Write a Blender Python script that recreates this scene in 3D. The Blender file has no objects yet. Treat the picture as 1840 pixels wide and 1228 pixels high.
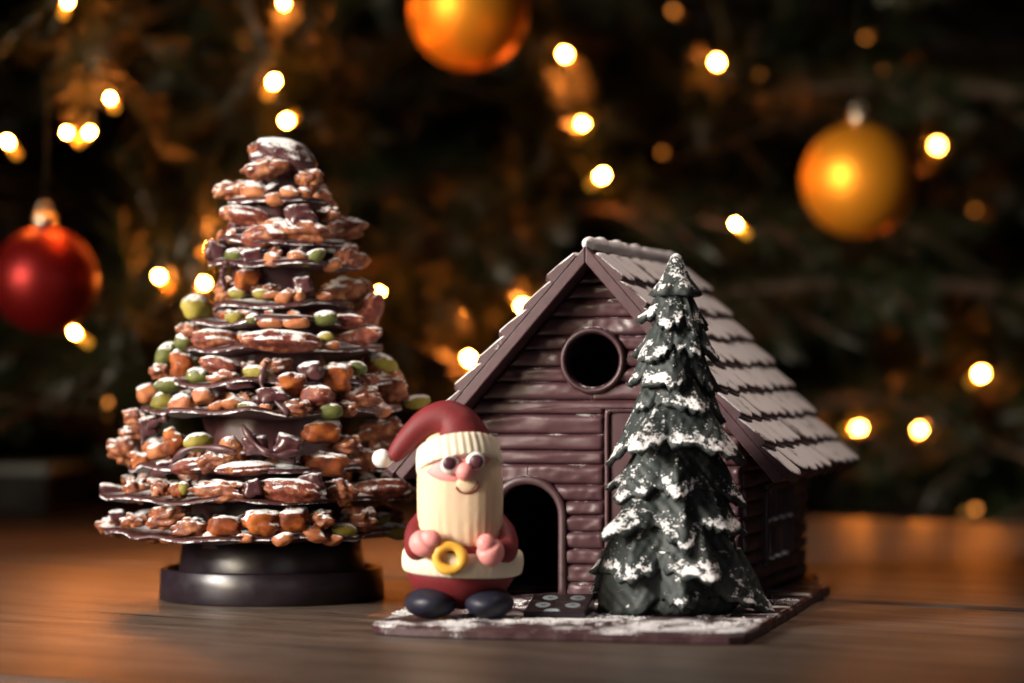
import bpy, math, random
import numpy as np
from mathutils import Vector, Matrix, noise as mnoise

S = 0.01                      # all lengths below are written in centimetres
R = math.radians
rng = random.Random(7)

# ------------------------------------------------------------------ camera
scene = bpy.context.scene
CAMZ, HOR, FPX = 8.66, 680.0, 5111.0
cam_d = bpy.data.cameras.new('camera')
cam = bpy.data.objects.new('camera', cam_d)
scene.collection.objects.link(cam)
cam.location = (0, 0, CAMZ * S)
cam.rotation_euler = (R(90), 0, 0)
cam_d.sensor_width = 36.0
cam_d.lens = 100.0
cam_d.shift_y = 66.0 / 1840.0
cam_d.clip_start = 0.02
cam_d.clip_end = 50.0
cam_d.dof.use_dof = True
cam_d.dof.focus_distance = 1.03
cam_d.dof.aperture_fstop = 6.4
cam_d.dof.aperture_blades = 9
cam_d.dof.aperture_rotation = R(12)
scene.camera = cam

# ------------------------------------------------------------------ world, lamps, exposure
w = bpy.data.worlds.new('World')
scene.world = w
w.use_nodes = True
w.node_tree.nodes['Background'].inputs[0].default_value = (1.0, 0.62, 0.42, 1)
w.node_tree.nodes['Background'].inputs[1].default_value = 0.006

def area_lamp(name, loc, target, sx, sy, power, color, spread=180):
    ld = bpy.data.lights.new(name, 'AREA')
    ld.shape = 'RECTANGLE'
    ld.size, ld.size_y = sx * S, sy * S
    ld.energy = power
    ld.color = color
    ld.spread = R(spread)
    o = bpy.data.objects.new(name, ld)
    scene.collection.objects.link(o)
    o.location = Vector(loc) * S
    d = Vector(target) - Vector(loc)
    o.rotation_euler = d.to_track_quat('-Z', 'Y').to_euler()
    return o

area_lamp('key_softbox', (-90, 55, 45), (-9, 104, 11), 28, 36, 2.35, (1.0, 0.92, 0.85), 47)
area_lamp('fill_softbox', (40, -20, 26), (0, 104, 5), 60, 56, 0.27, (0.90, 0.84, 1.0), 110)
area_lamp('top_softbox', (22, 112, 108), (7, 108, 5), 24, 24, 0.16, (1.0, 0.78, 0.67), 26)
area_lamp('added_bauble_lamp', (-110, 40, 46), (14, 172, 22), 70, 70, 1.6, (1.0, 0.84, 0.60), 24)  # added lamp, narrow beam that gives the gold baubles their highlight

scene.view_settings.view_transform = 'Standard'
scene.view_settings.look = 'None'
scene.view_settings.exposure = 0.0
scene.view_settings.gamma = 1.0
scene.view_settings.use_curve_mapping = False
scene.render.engine = 'CYCLES'
scene.cycles.use_denoising = True
scene.cycles.max_bounces = 8
scene.cycles.caustics_reflective = False
scene.cycles.caustics_refractive = False
scene.cycles.sample_clamp_indirect = 6.0

# ------------------------------------------------------------------ helpers
def at(px, py, Y):
    """a point of the place, from where it shows in the photograph and its distance Y"""
    return Vector(((px - 920) / FPX * Y, Y, CAMZ + (HOR - py) / FPX * Y))

def make_mesh(name, verts, faces, smooth=True):
    me = bpy.data.meshes.new(name)
    v = np.asarray(verts, dtype=float) * S
    me.from_pydata(v.tolist(), [], [tuple(int(i) for i in f) for f in faces])
    me.update()
    if smooth:
        me.polygons.foreach_set('use_smooth', [True] * len(me.polygons))
    return me

def put(name, me, mat=None, parent=None, loc=(0, 0, 0), rot=(0, 0, 0), scale=None):
    o = bpy.data.objects.new(name, me)
    scene.collection.objects.link(o)
    if mat is not None and me is not None and not me.materials:
        me.materials.append(mat)
    o.location = Vector(loc) * S
    o.rotation_euler = rot
    if scale is not None:
        o.scale = scale
    o.parent = parent
    return o

def empty(name, loc=(0, 0, 0), rz=0.0):
    o = bpy.data.objects.new(name, None)
    scene.collection.objects.link(o)
    o.location = Vector(loc) * S
    o.rotation_euler = (0, 0, rz)
    o.empty_display_size = 0.01
    return o

def tag(o, label=None, cat=None, group=None, kind=None):
    for k, v in (('label', label), ('category', cat), ('group', group), ('kind', kind)):
        if v:
            o[k] = v
    return o

def nz(p, s=1.0, seed=0.0):
    return mnoise.noise(Vector((p[0] * s + seed * 7.3, p[1] * s - seed * 3.1, p[2] * s + seed * 1.7)))

def grid_faces(nu, nv, wrap_u=False, off=0, flip=False):
    f = []
    for j in range(nv - 1):
        for i in range(nu if wrap_u else nu - 1):
            a = off + j * nu + i
            b = off + j * nu + (i + 1) % nu
            c, d = b + nu, a + nu
            f.append((a, d, c, b) if flip else (a, b, c, d))
    return f

def lathe(prof, n=64, mod=None, sx=1.0, sy=1.0):
    """prof: list of (r, z); mod(theta, k) scales the radius"""
    v, f = [], []
    for k, (r, z) in enumerate(prof):
        for i in range(n):
            t = 2 * math.pi * i / n
            m = mod(t, k) if mod else 1.0
            v.append((r * m * math.cos(t) * sx, r * m * math.sin(t) * sy, z))
    f = grid_faces(n, len(prof), True)
    c0 = len(v); v.append((0, 0, prof[0][1]))
    c1 = len(v); v.append((0, 0, prof[-1][1]))
    b = (len(prof) - 1) * n
    for i in range(n):
        f.append((c0, (i + 1) % n, i))
        f.append((c1, b + i, b + (i + 1) % n))
    return v, f

def ellipsoid(rx, ry, rz, n=40, m=24, fn=None):
    v = []
    for j in range(m + 1):
        ph = math.pi * j / m
        for i in range(n):
            th = 2 * math.pi * i / n
            d = Vector((math.sin(ph) * math.cos(th), math.sin(ph) * math.sin(th), -math.cos(ph)))
            k = fn(d) if fn else 1.0
            v.append((d.x * rx * k, d.y * ry * k, d.z * rz * k))
    return v, grid_faces(n, m + 1, True)

def tube(pts, rads, n=14, caps=True, yscale=1.0):
    pts = [Vector(p) for p in pts]
    v = []
    up = None
    for i, p in enumerate(pts):
        t = (pts[min(i + 1, len(pts) - 1)] - pts[max(i - 1, 0)]).normalized()
        if up is None:
            up = Vector((0, 1, 0)) if abs(t.y) < 0.9 else Vector((1, 0, 0))
        a = (up - t * up.dot(t)).normalized()
        up = a
        b = t.cross(a)
        r = rads[i] if hasattr(rads, '__len__') else rads
        for k in range(n):
            th = 2 * math.pi * k / n
            v.append(p + a * (r * yscale * math.cos(th)) + b * (r * math.sin(th)))
    f = grid_faces(n, len(pts), True)
    if caps:
        c0 = len(v); v.append(pts[0]); c1 = len(v); v.append(pts[-1])
        e = (len(pts) - 1) * n
        for k in range(n):
            f.append((c0, (k + 1) % n, k))
            f.append((c1, e + k, e + (k + 1) % n))
    return [tuple(p) for p in v], f

def smooth_path(ctrl, n):
    """Catmull-Rom through rows of numbers"""
    c = np.array(ctrl, dtype=float)
    P = np.vstack([2 * c[0] - c[1], c, 2 * c[-1] - c[-2]])
    out = []
    seg = len(c) - 1
    for k in range(n):
        x = k / (n - 1) * seg
        i = min(int(x), seg - 1)
        t = x - i
        p0, p1, p2, p3 = P[i], P[i + 1], P[i + 2], P[i + 3]
        out.append(0.5 * ((2 * p1) + (-p0 + p2) * t + (2 * p0 - 5 * p1 + 4 * p2 - p3) * t * t
                          + (-p0 + 3 * p1 - 3 * p2 + p3) * t ** 3))
    return np.array(out)

def box(x0, x1, y0, y1, z0, z1):
    v = [(x, y, z) for z in (z0, z1) for y in (y0, y1) for x in (x0, x1)]
    f = [(0, 2, 3, 1), (4, 5, 7, 6), (0, 1, 5, 4), (2, 6, 7, 3), (0, 4, 6, 2), (1, 3, 7, 5)]
    return v, f

def join(*parts):
    v, f = [], []
    for pv, pf in parts:
        o = len(v)
        v += [tuple(p) for p in pv]
        f += [tuple(i + o for i in q) for q in pf]
    return v, f

def moved(part, m):
    return [tuple(m @ Vector(p)) for p in part[0]], part[1]

def bevel(o, width, seg=2):
    m = o.modifiers.new('bevel', 'BEVEL')
    m.width = width * S
    m.segments = seg
    m.limit_method = 'ANGLE'
    m.angle_limit = R(35)
    return o

# ------------------------------------------------------------------ materials
class NT:
    def __init__(self, name):
        self.m = bpy.data.materials.new(name)
        self.m.use_nodes = True
        self.t = self.m.node_tree
        self.b = self.t.nodes['Principled BSDF']
    def n(self, kind, **kw):
        x = self.t.nodes.new(kind)
        for k, v in kw.items():
            setattr(x, k, v)
        return x
    def l(self, a, b):
        self.t.links.new(a, b)
    def val(self, sock, v):
        if hasattr(v, 'is_linked') or isinstance(v, bpy.types.NodeSocket):
            self.l(v, sock)
        else:
            sock.default_value = v
    def math(self, op, a, b=0.0, c=0.0, clamp=False):
        x = self.n('ShaderNodeMath', operation=op, use_clamp=clamp)
        self.val(x.inputs[0], a); self.val(x.inputs[1], b); self.val(x.inputs[2], c)
        return x.outputs[0]
    def noise(self, vec, scale, detail=3.0, rough=0.55):
        x = self.n('ShaderNodeTexNoise')
        self.l(vec, x.inputs['Vector'])
        x.inputs['Scale'].default_value = scale
        x.inputs['Detail'].default_value = detail
        x.inputs['Roughness'].default_value = rough
        return x.outputs['Fac']
    def ramp(self, fac, stops):
        x = self.n('ShaderNodeValToRGB')
        e = x.color_ramp.elements
        while len(e) < len(stops):
            e.new(0.5)
        for q, (p, c) in zip(e, stops):
            q.position = p
            q.color = (*c, 1) if len(c) == 3 else c
        self.l(fac, x.inputs[0])
        return x.outputs[0]
    def mix(self, fac, a, b):
        x = self.n('ShaderNodeMix', data_type='RGBA')
        self.val(x.inputs[0], fac)
        for s, v in ((x.inputs[6], a), (x.inputs[7], b)):
            if isinstance(v, bpy.types.NodeSocket):
                self.l(v, s)
            else:
                s.default_value = (*v, 1)
        return x.outputs[2]
    def bump(self, h, strength, dist, normal=None):
        x = self.n('ShaderNodeBump')
        x.inputs['Strength'].default_value = strength
        x.inputs['Distance'].default_value = dist * S
        self.l(h, x.inputs['Height'])
        if normal is not None:
            self.l(normal, x.inputs['Normal'])
        return x.outputs[0]
    def mapped(self, vec, scale, rot=(0, 0, 0)):
        x = self.n('ShaderNodeMapping')
        x.inputs['Scale'].default_value = scale
        x.inputs['Rotation'].default_value = rot
        self.l(vec, x.inputs['Vector'])
        return x.outputs[0]

SUGAR = (0.80, 0.79, 0.78)

def coated(name, stops, rough=0.45, var_scale=180.0, sugar=None, patch=220.0, fine=2200.0, up=1.0,
           bump=0.012, bump_scale=500.0, sss=0.0, sss_col=None, spec=0.5, attr=None, local=False, soft=0.10,
           stretch=None, coat=0.0, amp=3.4, tipw=1.3, hatch=False):
    """A base colour with mottling and icing sugar that settled on what faces up.
    sugar is the share of cover; up weighs the slope; patch/fine are the grain sizes (1/m)."""
    k = NT(name)
    geo = k.n('ShaderNodeNewGeometry')
    pos = geo.outputs['Position']
    if local:
        pos = k.n('ShaderNodeTexCoord').outputs['Object']
    vpos = k.mapped(pos, stretch) if stretch else pos
    f1 = k.noise(vpos, var_scale, 4.0, 0.6)
    col = k.ramp(f1, stops)
    h = k.noise(vpos, bump_scale, 4.0, 0.6)
    nrm = k.bump(h, 0.7, bump)
    if hatch:                                          # scored crosswise lines, as cut into the mould
        for ang in (0.7, -0.6):
            wv_ = k.n('ShaderNodeTexWave', wave_type='BANDS', bands_direction='X')
            k.l(k.mapped(pos, (1, 0.35, 1), (0, ang, 0)), wv_.inputs['Vector'])
            wv_.inputs['Scale'].default_value = 95.0
            wv_.inputs['Distortion'].default_value = 3.0
            wv_.inputs['Detail'].default_value = 2.0
            nrm = k.bump(wv_.outputs['Fac'], 0.5, 0.03, nrm)
    roughness = k.math('MULTIPLY_ADD', f1, 0.25, rough - 0.12)
    if sugar is not None:
        z = k.n('ShaderNodeSeparateXYZ')
        k.l(geo.outputs['Normal'], z.inputs[0])
        wpos = geo.outputs['Position']
        a = k.noise(wpos, patch, 2.0, 0.5)
        b = k.noise(wpos, fine, 2.0, 0.7)
        s = k.math('MULTIPLY_ADD', z.outputs[2], up, -0.5 * up)
        s = k.math('ADD', s, k.math('MULTIPLY_ADD', a, amp, -amp / 2))
        s = k.math('ADD', s, k.math('MULTIPLY_ADD', b, 2.8, -1.4))
        if attr:
            at_ = k.n('ShaderNodeAttribute', attribute_name=attr)
            s = k.math('ADD', s, k.math('MULTIPLY_ADD', at_.outputs['Fac'], tipw, 0.0))
        s = k.math('ADD', s, sugar - 0.5)
        mr = k.n('ShaderNodeMapRange', interpolation_type='SMOOTHSTEP')
        k.l(s, mr.inputs[0])
        mr.inputs[1].default_value = -soft
        mr.inputs[2].default_value = soft
        mask = mr.outputs[0]
        col = k.mix(mask, col, SUGAR)
        roughness = k.math('MULTIPLY_ADD', mask, 0.5, roughness, clamp=True)
        hs = k.math('MULTIPLY', mask, k.math('MULTIPLY_ADD', b, 0.9, 0.35))
        nrm = k.bump(hs, 0.8, 0.035, nrm)
    k.l(col, k.b.inputs['Base Color'])
    k.l(roughness, k.b.inputs['Roughness'])
    k.l(nrm, k.b.inputs['Normal'])
    k.b.inputs['Specular IOR Level'].default_value = spec
    k.b.inputs['Coat Weight'].default_value = coat
    if sss:
        k.b.inputs['Subsurface Weight'].default_value = sss
        k.b.inputs['Subsurface Radius'].default_value = sss_col or (1.0, 0.5, 0.25)
        k.b.inputs['Subsurface Scale'].default_value = 0.25 * S
    return k.m

def plain(name, col, rough=0.5, metal=0.0, emit=None, strength=0.0, spec=0.5):
    k = NT(name)
    k.b.inputs['Base Color'].default_value = (*col, 1)
    k.b.inputs['Roughness'].default_value = rough
    k.b.inputs['Metallic'].default_value = metal
    k.b.inputs['Specular IOR Level'].default_value = spec
    if emit:
        k.b.inputs['Emission Color'].default_value = (*emit, 1)
        k.b.inputs['Emission Strength'].default_value = strength
    return k.m

M = {}
CH = [(0.25, (0.040, 0.013, 0.015)), (0.75, (0.080, 0.027, 0.028))]
HOUSE = [(0.2, (0.044, 0.017, 0.021)), (0.8, (0.080, 0.034, 0.039))]
M['plate'] = coated('dark_chocolate_sugared', CH, rough=0.5, sugar=0.30, patch=240, up=1.8, spec=0.3)
M['core'] = coated('dark_chocolate', CH, rough=0.42)
M['glossy_choc'] = coated('glossy_dark_chocolate', [(0.3, (0.010, 0.006, 0.009)), (0.7, (0.015, 0.009, 0.013))],
                          rough=0.33, bump=0.002, bump_scale=900)
M['house'] = coated('bloomed_chocolate', HOUSE, rough=0.38, sugar=-0.55, patch=120, up=1.4, bump=0.010, bump_scale=420, var_scale=90)
M['house_trim'] = coated('bloomed_chocolate_trim_shaded', [(0.2, (0.028, 0.010, 0.012)), (0.8, (0.056, 0.021, 0.024))],
                         rough=0.45, sugar=-0.42, patch=140, up=1.2, bump=0.008, bump_scale=600)  # darker than the walls: the door frame's shadow is put into this colour
M['roof'] = coated('chocolate_tile_sugared', HOUSE, rough=0.5, sugar=0.66, patch=110, fine=1900, up=2.0, soft=0.22)
M['roof_slab'] = coated('chocolate_roof_slab', HOUSE, rough=0.5, sugar=-0.35, patch=140, up=1.6)
M['snow'] = coated('icing_sugar_heap', [(0.3, (0.74, 0.72, 0.71)), (0.8, (0.82, 0.81, 0.80))], rough=0.9, bump=0.05,
                   bump_scale=1500)
M['board'] = coated('chocolate_base_sugared', [(0.25, (0.034, 0.012, 0.014)), (0.75, (0.055, 0.020, 0.022))], rough=0.42, sugar=-0.08, patch=60, fine=1500, up=0.6, bump=0.04,
                    bump_scale=260)
M['fir'] = coated('green_tinted_chocolate', [(0.25, (0.018, 0.025, 0.023)), (0.75, (0.034, 0.044, 0.040))], rough=0.6,
                  sugar=-0.26, patch=300, fine=1200, up=2.0, attr='tip', bump=0.06, bump_scale=360, amp=3.6, tipw=1.30, hatch=True)
M['pistachio'] = coated('pistachio', [(0.25, (0.085, 0.075, 0.012)), (0.5, (0.20, 0.165, 0.022)), (0.75, (0.34, 0.27, 0.05))],
                        spec=0.3, rough=0.58, var_scale=120, sugar=0.30, patch=240, up=2.3, sss=0.1)
M['pistachio_dark'] = coated('green_pistachio', [(0.25, (0.035, 0.045, 0.010)), (0.75, (0.13, 0.135, 0.025))],
                             spec=0.3, rough=0.58, var_scale=120, sugar=0.30, patch=240, up=2.3, sss=0.1)
M['hazelnut'] = coated('roasted_nut', [(0.25, (0.17, 0.044, 0.015)), (0.75, (0.44, 0.165, 0.060))], spec=0.3, rough=0.58,
                       var_scale=160, sugar=0.12, patch=240, up=2.2, sss=0.12)
M['walnut'] = coated('walnut', [(0.34, (0.075, 0.018, 0.008)), (0.52, (0.19, 0.055, 0.021)), (0.74, (0.44, 0.20, 0.085))], spec=0.3, rough=0.58,
                     var_scale=260, sugar=0.18, patch=240, up=2.2, bump=0.03, bump_scale=420)
M['pecan'] = coated('pecan', [(0.36, (0.075, 0.014, 0.009)), (0.54, (0.17, 0.036, 0.019)), (0.72, (0.46, 0.23, 0.11))],
                    spec=0.3, rough=0.58, var_scale=300, sugar=0.20, patch=200, up=2.2, bump=0.06, bump_scale=380)
M['apricot'] = coated('dried_apricot', [(0.30, (0.07, 0.014, 0.005)), (0.52, (0.20, 0.044, 0.007)), (0.75, (0.42, 0.12, 0.012))], spec=0.3, rough=0.58,
                      var_scale=130, sugar=0.14, patch=220, up=2.2, sss=0.3, bump=0.02, bump_scale=300)
M['shard'] = coated('chocolate_piece', CH, rough=0.3, sugar=0.12, patch=200, up=1.8)

def marzipan(name, col, rough=0.5, dark=0.86, sss=0.35):
    return coated(name, [(0.3, tuple(c * dark for c in col)), (0.7, col)], rough=rough, var_scale=150, bump=0.020,
                  bump_scale=330, sss=sss, sss_col=(1.0, 0.45, 0.25), spec=0.4)
M['mz_red'] = marzipan('red_marzipan', (0.17, 0.012, 0.015), 0.62, 0.8, 0.15)
M['mz_cream'] = marzipan('cream_marzipan', (0.80, 0.59, 0.385), 0.55, 0.95)
M['mz_band'] = marzipan('pale_cream_marzipan', (0.74, 0.66, 0.50), 0.55, 0.94)
M['mz_white'] = marzipan('white_marzipan', (0.82, 0.80, 0.76), 0.5, 0.95)
M['mz_pink'] = marzipan('pink_marzipan', (0.80, 0.31, 0.285), 0.5, 0.94)
M['mz_yellow'] = marzipan('golden_marzipan', (0.80, 0.44, 0.055), 0.4, 0.85)
M['mz_navy'] = marzipan('navy_marzipan', (0.014, 0.014, 0.027), 0.5, 0.8, 0.0)
M['mz_brown'] = marzipan('brown_marzipan', (0.075, 0.020, 0.028), 0.4, 0.85, 0.0)
M['mz_smile'] = marzipan('rust_marzipan', (0.26, 0.05, 0.025), 0.5, 0.9, 0.1)
M['print_blue'] = coated('pale_blue_print', [(0.3, (0.42, 0.58, 0.68)), (0.7, (0.58, 0.72, 0.80))], rough=0.5, bump=0.001)
M['print_dark'] = plain('dark_blue_print', (0.03, 0.05, 0.10), 0.6)
M['print_gold'] = plain('tan_print', (0.42, 0.32, 0.20), 0.6)

# ------------------------------------------------------------------ table
def wood_material():
    k = NT('oiled_oak')
    tc = k.n('ShaderNodeTexCoord').outputs['Object']
    g1 = k.noise(k.mapped(tc, (2.2, 26, 26)), 3.0, 6.0, 0.62)
    g2 = k.noise(k.mapped(tc, (8, 190, 120)), 3.0, 6.0, 0.7)
    blot = k.noise(tc, 9.0, 3.0, 0.5)
    col = k.ramp(g1, [(0.28, (0.042, 0.028, 0.020)), (0.50, (0.115, 0.082, 0.060)), (0.72, (0.195, 0.150, 0.115))])
    fine = k.ramp(g2, [(0.30, (0.45, 0.42, 0.40)), (0.55, (1, 1, 1))])
    mul = k.n('ShaderNodeMix', data_type='RGBA', blend_type='MULTIPLY')
    mul.inputs[0].default_value = 0.75
    k.l(col, mul.inputs[6]); k.l(fine, mul.inputs[7])
    dark = k.ramp(blot, [(0.30, (0.62, 0.58, 0.54)), (0.62, (1, 1, 1))])
    m2 = k.n('ShaderNodeMix', data_type='RGBA', blend_type='MULTIPLY')
    m2.inputs[0].default_value = 0.8
    k.l(mul.outputs[2], m2.inputs[6]); k.l(dark, m2.inputs[7])
    # knots and drying cracks
    vor = k.n('ShaderNodeTexNoise')
    k.l(k.mapped(tc, (3.0, 70, 10)), vor.inputs['Vector'])
    vor.inputs['Scale'].default_value = 2.2
    vor.inputs['Detail'].default_value = 2.0
    crack = k.ramp(vor.outputs['Fac'], [(0.275, (0, 0, 0)), (0.31, (1, 1, 1))])
    col3 = k.mix(crack, (0.03, 0.017, 0.010), m2.outputs[2])
    pits = k.ramp(k.noise(k.mapped(tc, (14, 52, 52)), 3.0, 8.0, 0.65), [(0.36, (0.30, 0.27, 0.25)), (0.46, (1, 1, 1))])
    m3 = k.n('ShaderNodeMix', data_type='RGBA', blend_type='MULTIPLY')
    m3.inputs[0].default_value = 0.8
    k.l(col3, m3.inputs[6]); k.l(pits, m3.inputs[7])
    k.l(m3.outputs[2], k.b.inputs['Base Color'])
    k.l(k.math('MULTIPLY_ADD', g1, -0.25, 0.54), k.b.inputs['Roughness'])
    h = k.math('ADD', k.math('MULTIPLY', g2, 0.5), k.math('MULTIPLY', crack, 1.2))
    h = k.math('ADD', h, k.math('MULTIPLY', g1, 0.8))
    k.l(k.bump(h, 0.8, 0.05), k.b.inputs['Normal'])
    return k.m
M['wood'] = wood_material()
M['dark_wood'] = plain('dark_wood_underside', (0.05, 0.03, 0.02), 0.7)

TDIR = math.atan2(-8.5, 12.0)                       # the boards run from far on one side to near on the other
tabletop = tag(empty('tabletop', (0, 0, 0), TDIR), kind='structure')
def plank(o0, o1, x0=-190, x1=190, seed=0):
    nx, e = 60, 0.34
    prof = [(o0, -3.2), (o0, -e), (o0 + e * 0.3, -e * 0.3), (o0 + e, 0)]
    mid = [(o0 + (o1 - o0) * q, 0) for q in (0.25, 0.5, 0.75)]
    prof = prof + mid + [(o1 - e, 0), (o1 - e * 0.3, -e * 0.3), (o1, -e), (o1, -3.2)]
    v = []
    for i in range(nx):
        x = x0 + (x1 - x0) * i / (nx - 1)
        for j, (y, z) in enumerate(prof):
            edge = j < 4 or j > 6
            wob = 0.10 * mnoise.noise(Vector((x * 0.06, seed * 9 + (0 if j < 4 else 40), 0))) if edge else 0
            v.append((x, y + wob, z))
    f = grid_faces(len(prof), nx, False)
    f += [tuple(range(len(prof) - 1, -1, -1)), tuple((nx - 1) * len(prof) + q for q in range(len(prof)))]
    o = put('plank', make_mesh('plank', v, f, False), M['wood'], tabletop)
    return o
for k_, (a_, b_) in enumerate([(-20, 18.6), (19.0, 58.4), (59.0, 97.3), (98.15, 156.5)]):
    plank(a_, b_, seed=k_)

# ------------------------------------------------------------------ chocolate tree with nuts
TX, TY = -9.45, 112.0
TPX = TY / FPX                                       # cm per pixel of the photograph at the trunk
ctree = tag(empty('chocolate_tree', (TX, TY, 0)),
            'tiered dark chocolate tree studded with nuts and dried fruit on a round black foot', 'chocolate tree')
v, f = lathe([(4.35, 0.0), (4.42, 0.06), (4.36, 1.18), (4.30, 1.25), (4.20, 1.25), (4.12, 1.12), (4.08, 0.95), (3.0, 0.93)], 96)
put('foot_dish', make_mesh('foot_dish', v, f), M['glossy_choc'], ctree)
v, f = lathe([(3.66, 0.94), (3.68, 1.0), (3.48, 2.30), (3.42, 2.36), (2.0, 2.36)], 96)
put('foot_neck', make_mesh('foot_neck', v, f), M['glossy_choc'], ctree)

def nut_shape(kind, seed):
    r = random.Random(seed * 31 + hash(kind) % 1 + len(kind) * 101)
    sd = r.uniform(0, 50)
    def fn(d):
        if kind == 'pistachio':
            return 1 + 0.10 * nz(d, 2.2, sd) + 0.16 * nz(d, 0.9, sd + 3) - 0.08 * math.exp(-(d.y - 0.25) ** 2 * 40)
        if kind == 'hazelnut':
            k = 1 + 0.22 * nz(d, 1.1, sd) + 0.07 * nz(d, 3.0, sd)
            for q in range(3):
                a = Vector((math.cos(sd + q * 2.2), math.sin(sd * 1.7 + q * 1.9), math.sin(sd + q))).normalized()
                c = d.dot(a)
                if c > 0.6:
                    k = min(k, 0.72 / max(c, 0.01))
            return k
        if kind == 'walnut':
            a = abs(nz(d, 1.7, sd)); b = abs(nz(d, 3.6, sd + 5))
            k = 0.78 + 0.62 * a + 0.22 * b + 0.25 * nz(d, 1.0, sd + 9)
            return k - 0.22 * math.exp(-(d.y * 6) ** 2) * (0.6 + 0.4 * abs(d.z))
        if kind == 'pecan':
            ang = math.atan2(d.z, d.y)
            k = 1 + 0.075 * math.sin(ang * 6 + 0.8 * nz(d, 2.0, sd)) * (1 - abs(d.x) ** 3)
            k += 0.09 * nz(d, 2.6, sd) + 0.04 * nz(d, 7, sd)
            return k - 0.20 * math.exp(-(d.y * 5) ** 2) * (1 if d.z > 0 else 0.4)
        if kind == 'apricot':
            m = max(abs(d.x), abs(d.y), abs(d.z))
            return 0.90 / (m ** 0.28) + 0.40 * nz(d, 1.4, sd) + 0.14 * nz(d, 3.2, sd)
        m = max(abs(d.x + 0.3 * d.z), abs(d.y), abs(d.z - 0.3 * d.x))
        return 0.82 / (m ** 0.8) + 0.22 * nz(d, 1.7, sd)
    return fn

NUT = {}
for kind in ('pistachio', 'hazelnut', 'walnut', 'pecan', 'apricot', 'shard'):
    NUT[kind] = []
    for sd in range(5):
        n_, m_ = (44, 26) if kind in ('walnut', 'pecan') else (28, 18)
        v, f = ellipsoid(1, 1, 1, n_, m_, nut_shape(kind, sd))
        me = make_mesh(kind, v, f)
        me.materials.append(M[kind])
        NUT[kind].append(me)
NUT['pistachio_dark'] = []
for me in NUT['pistachio']:
    c = me.copy(); c.materials.clear(); c.materials.append(M['pistachio_dark']); NUT['pistachio_dark'].append(c)
PARTNAME = {'pistachio': 'pistachio', 'pistachio_dark': 'pistachio', 'hazelnut': 'nut_piece', 'walnut': 'walnut',
            'pecan': 'pecan', 'apricot': 'apricot_piece', 'shard': 'chocolate_piece'}
ASPECT = {'pistachio': (1, 0.75, 0.66), 'pistachio_dark': (1, 0.75, 0.66), 'hazelnut': (1, 0.8, 0.78),
          'walnut': (1, 0.8, 0.62), 'pecan': (1, 0.55, 0.40), 'apricot': (1, 0.8, 0.72), 'shard': (1, 0.7, 0.8)}

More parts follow.
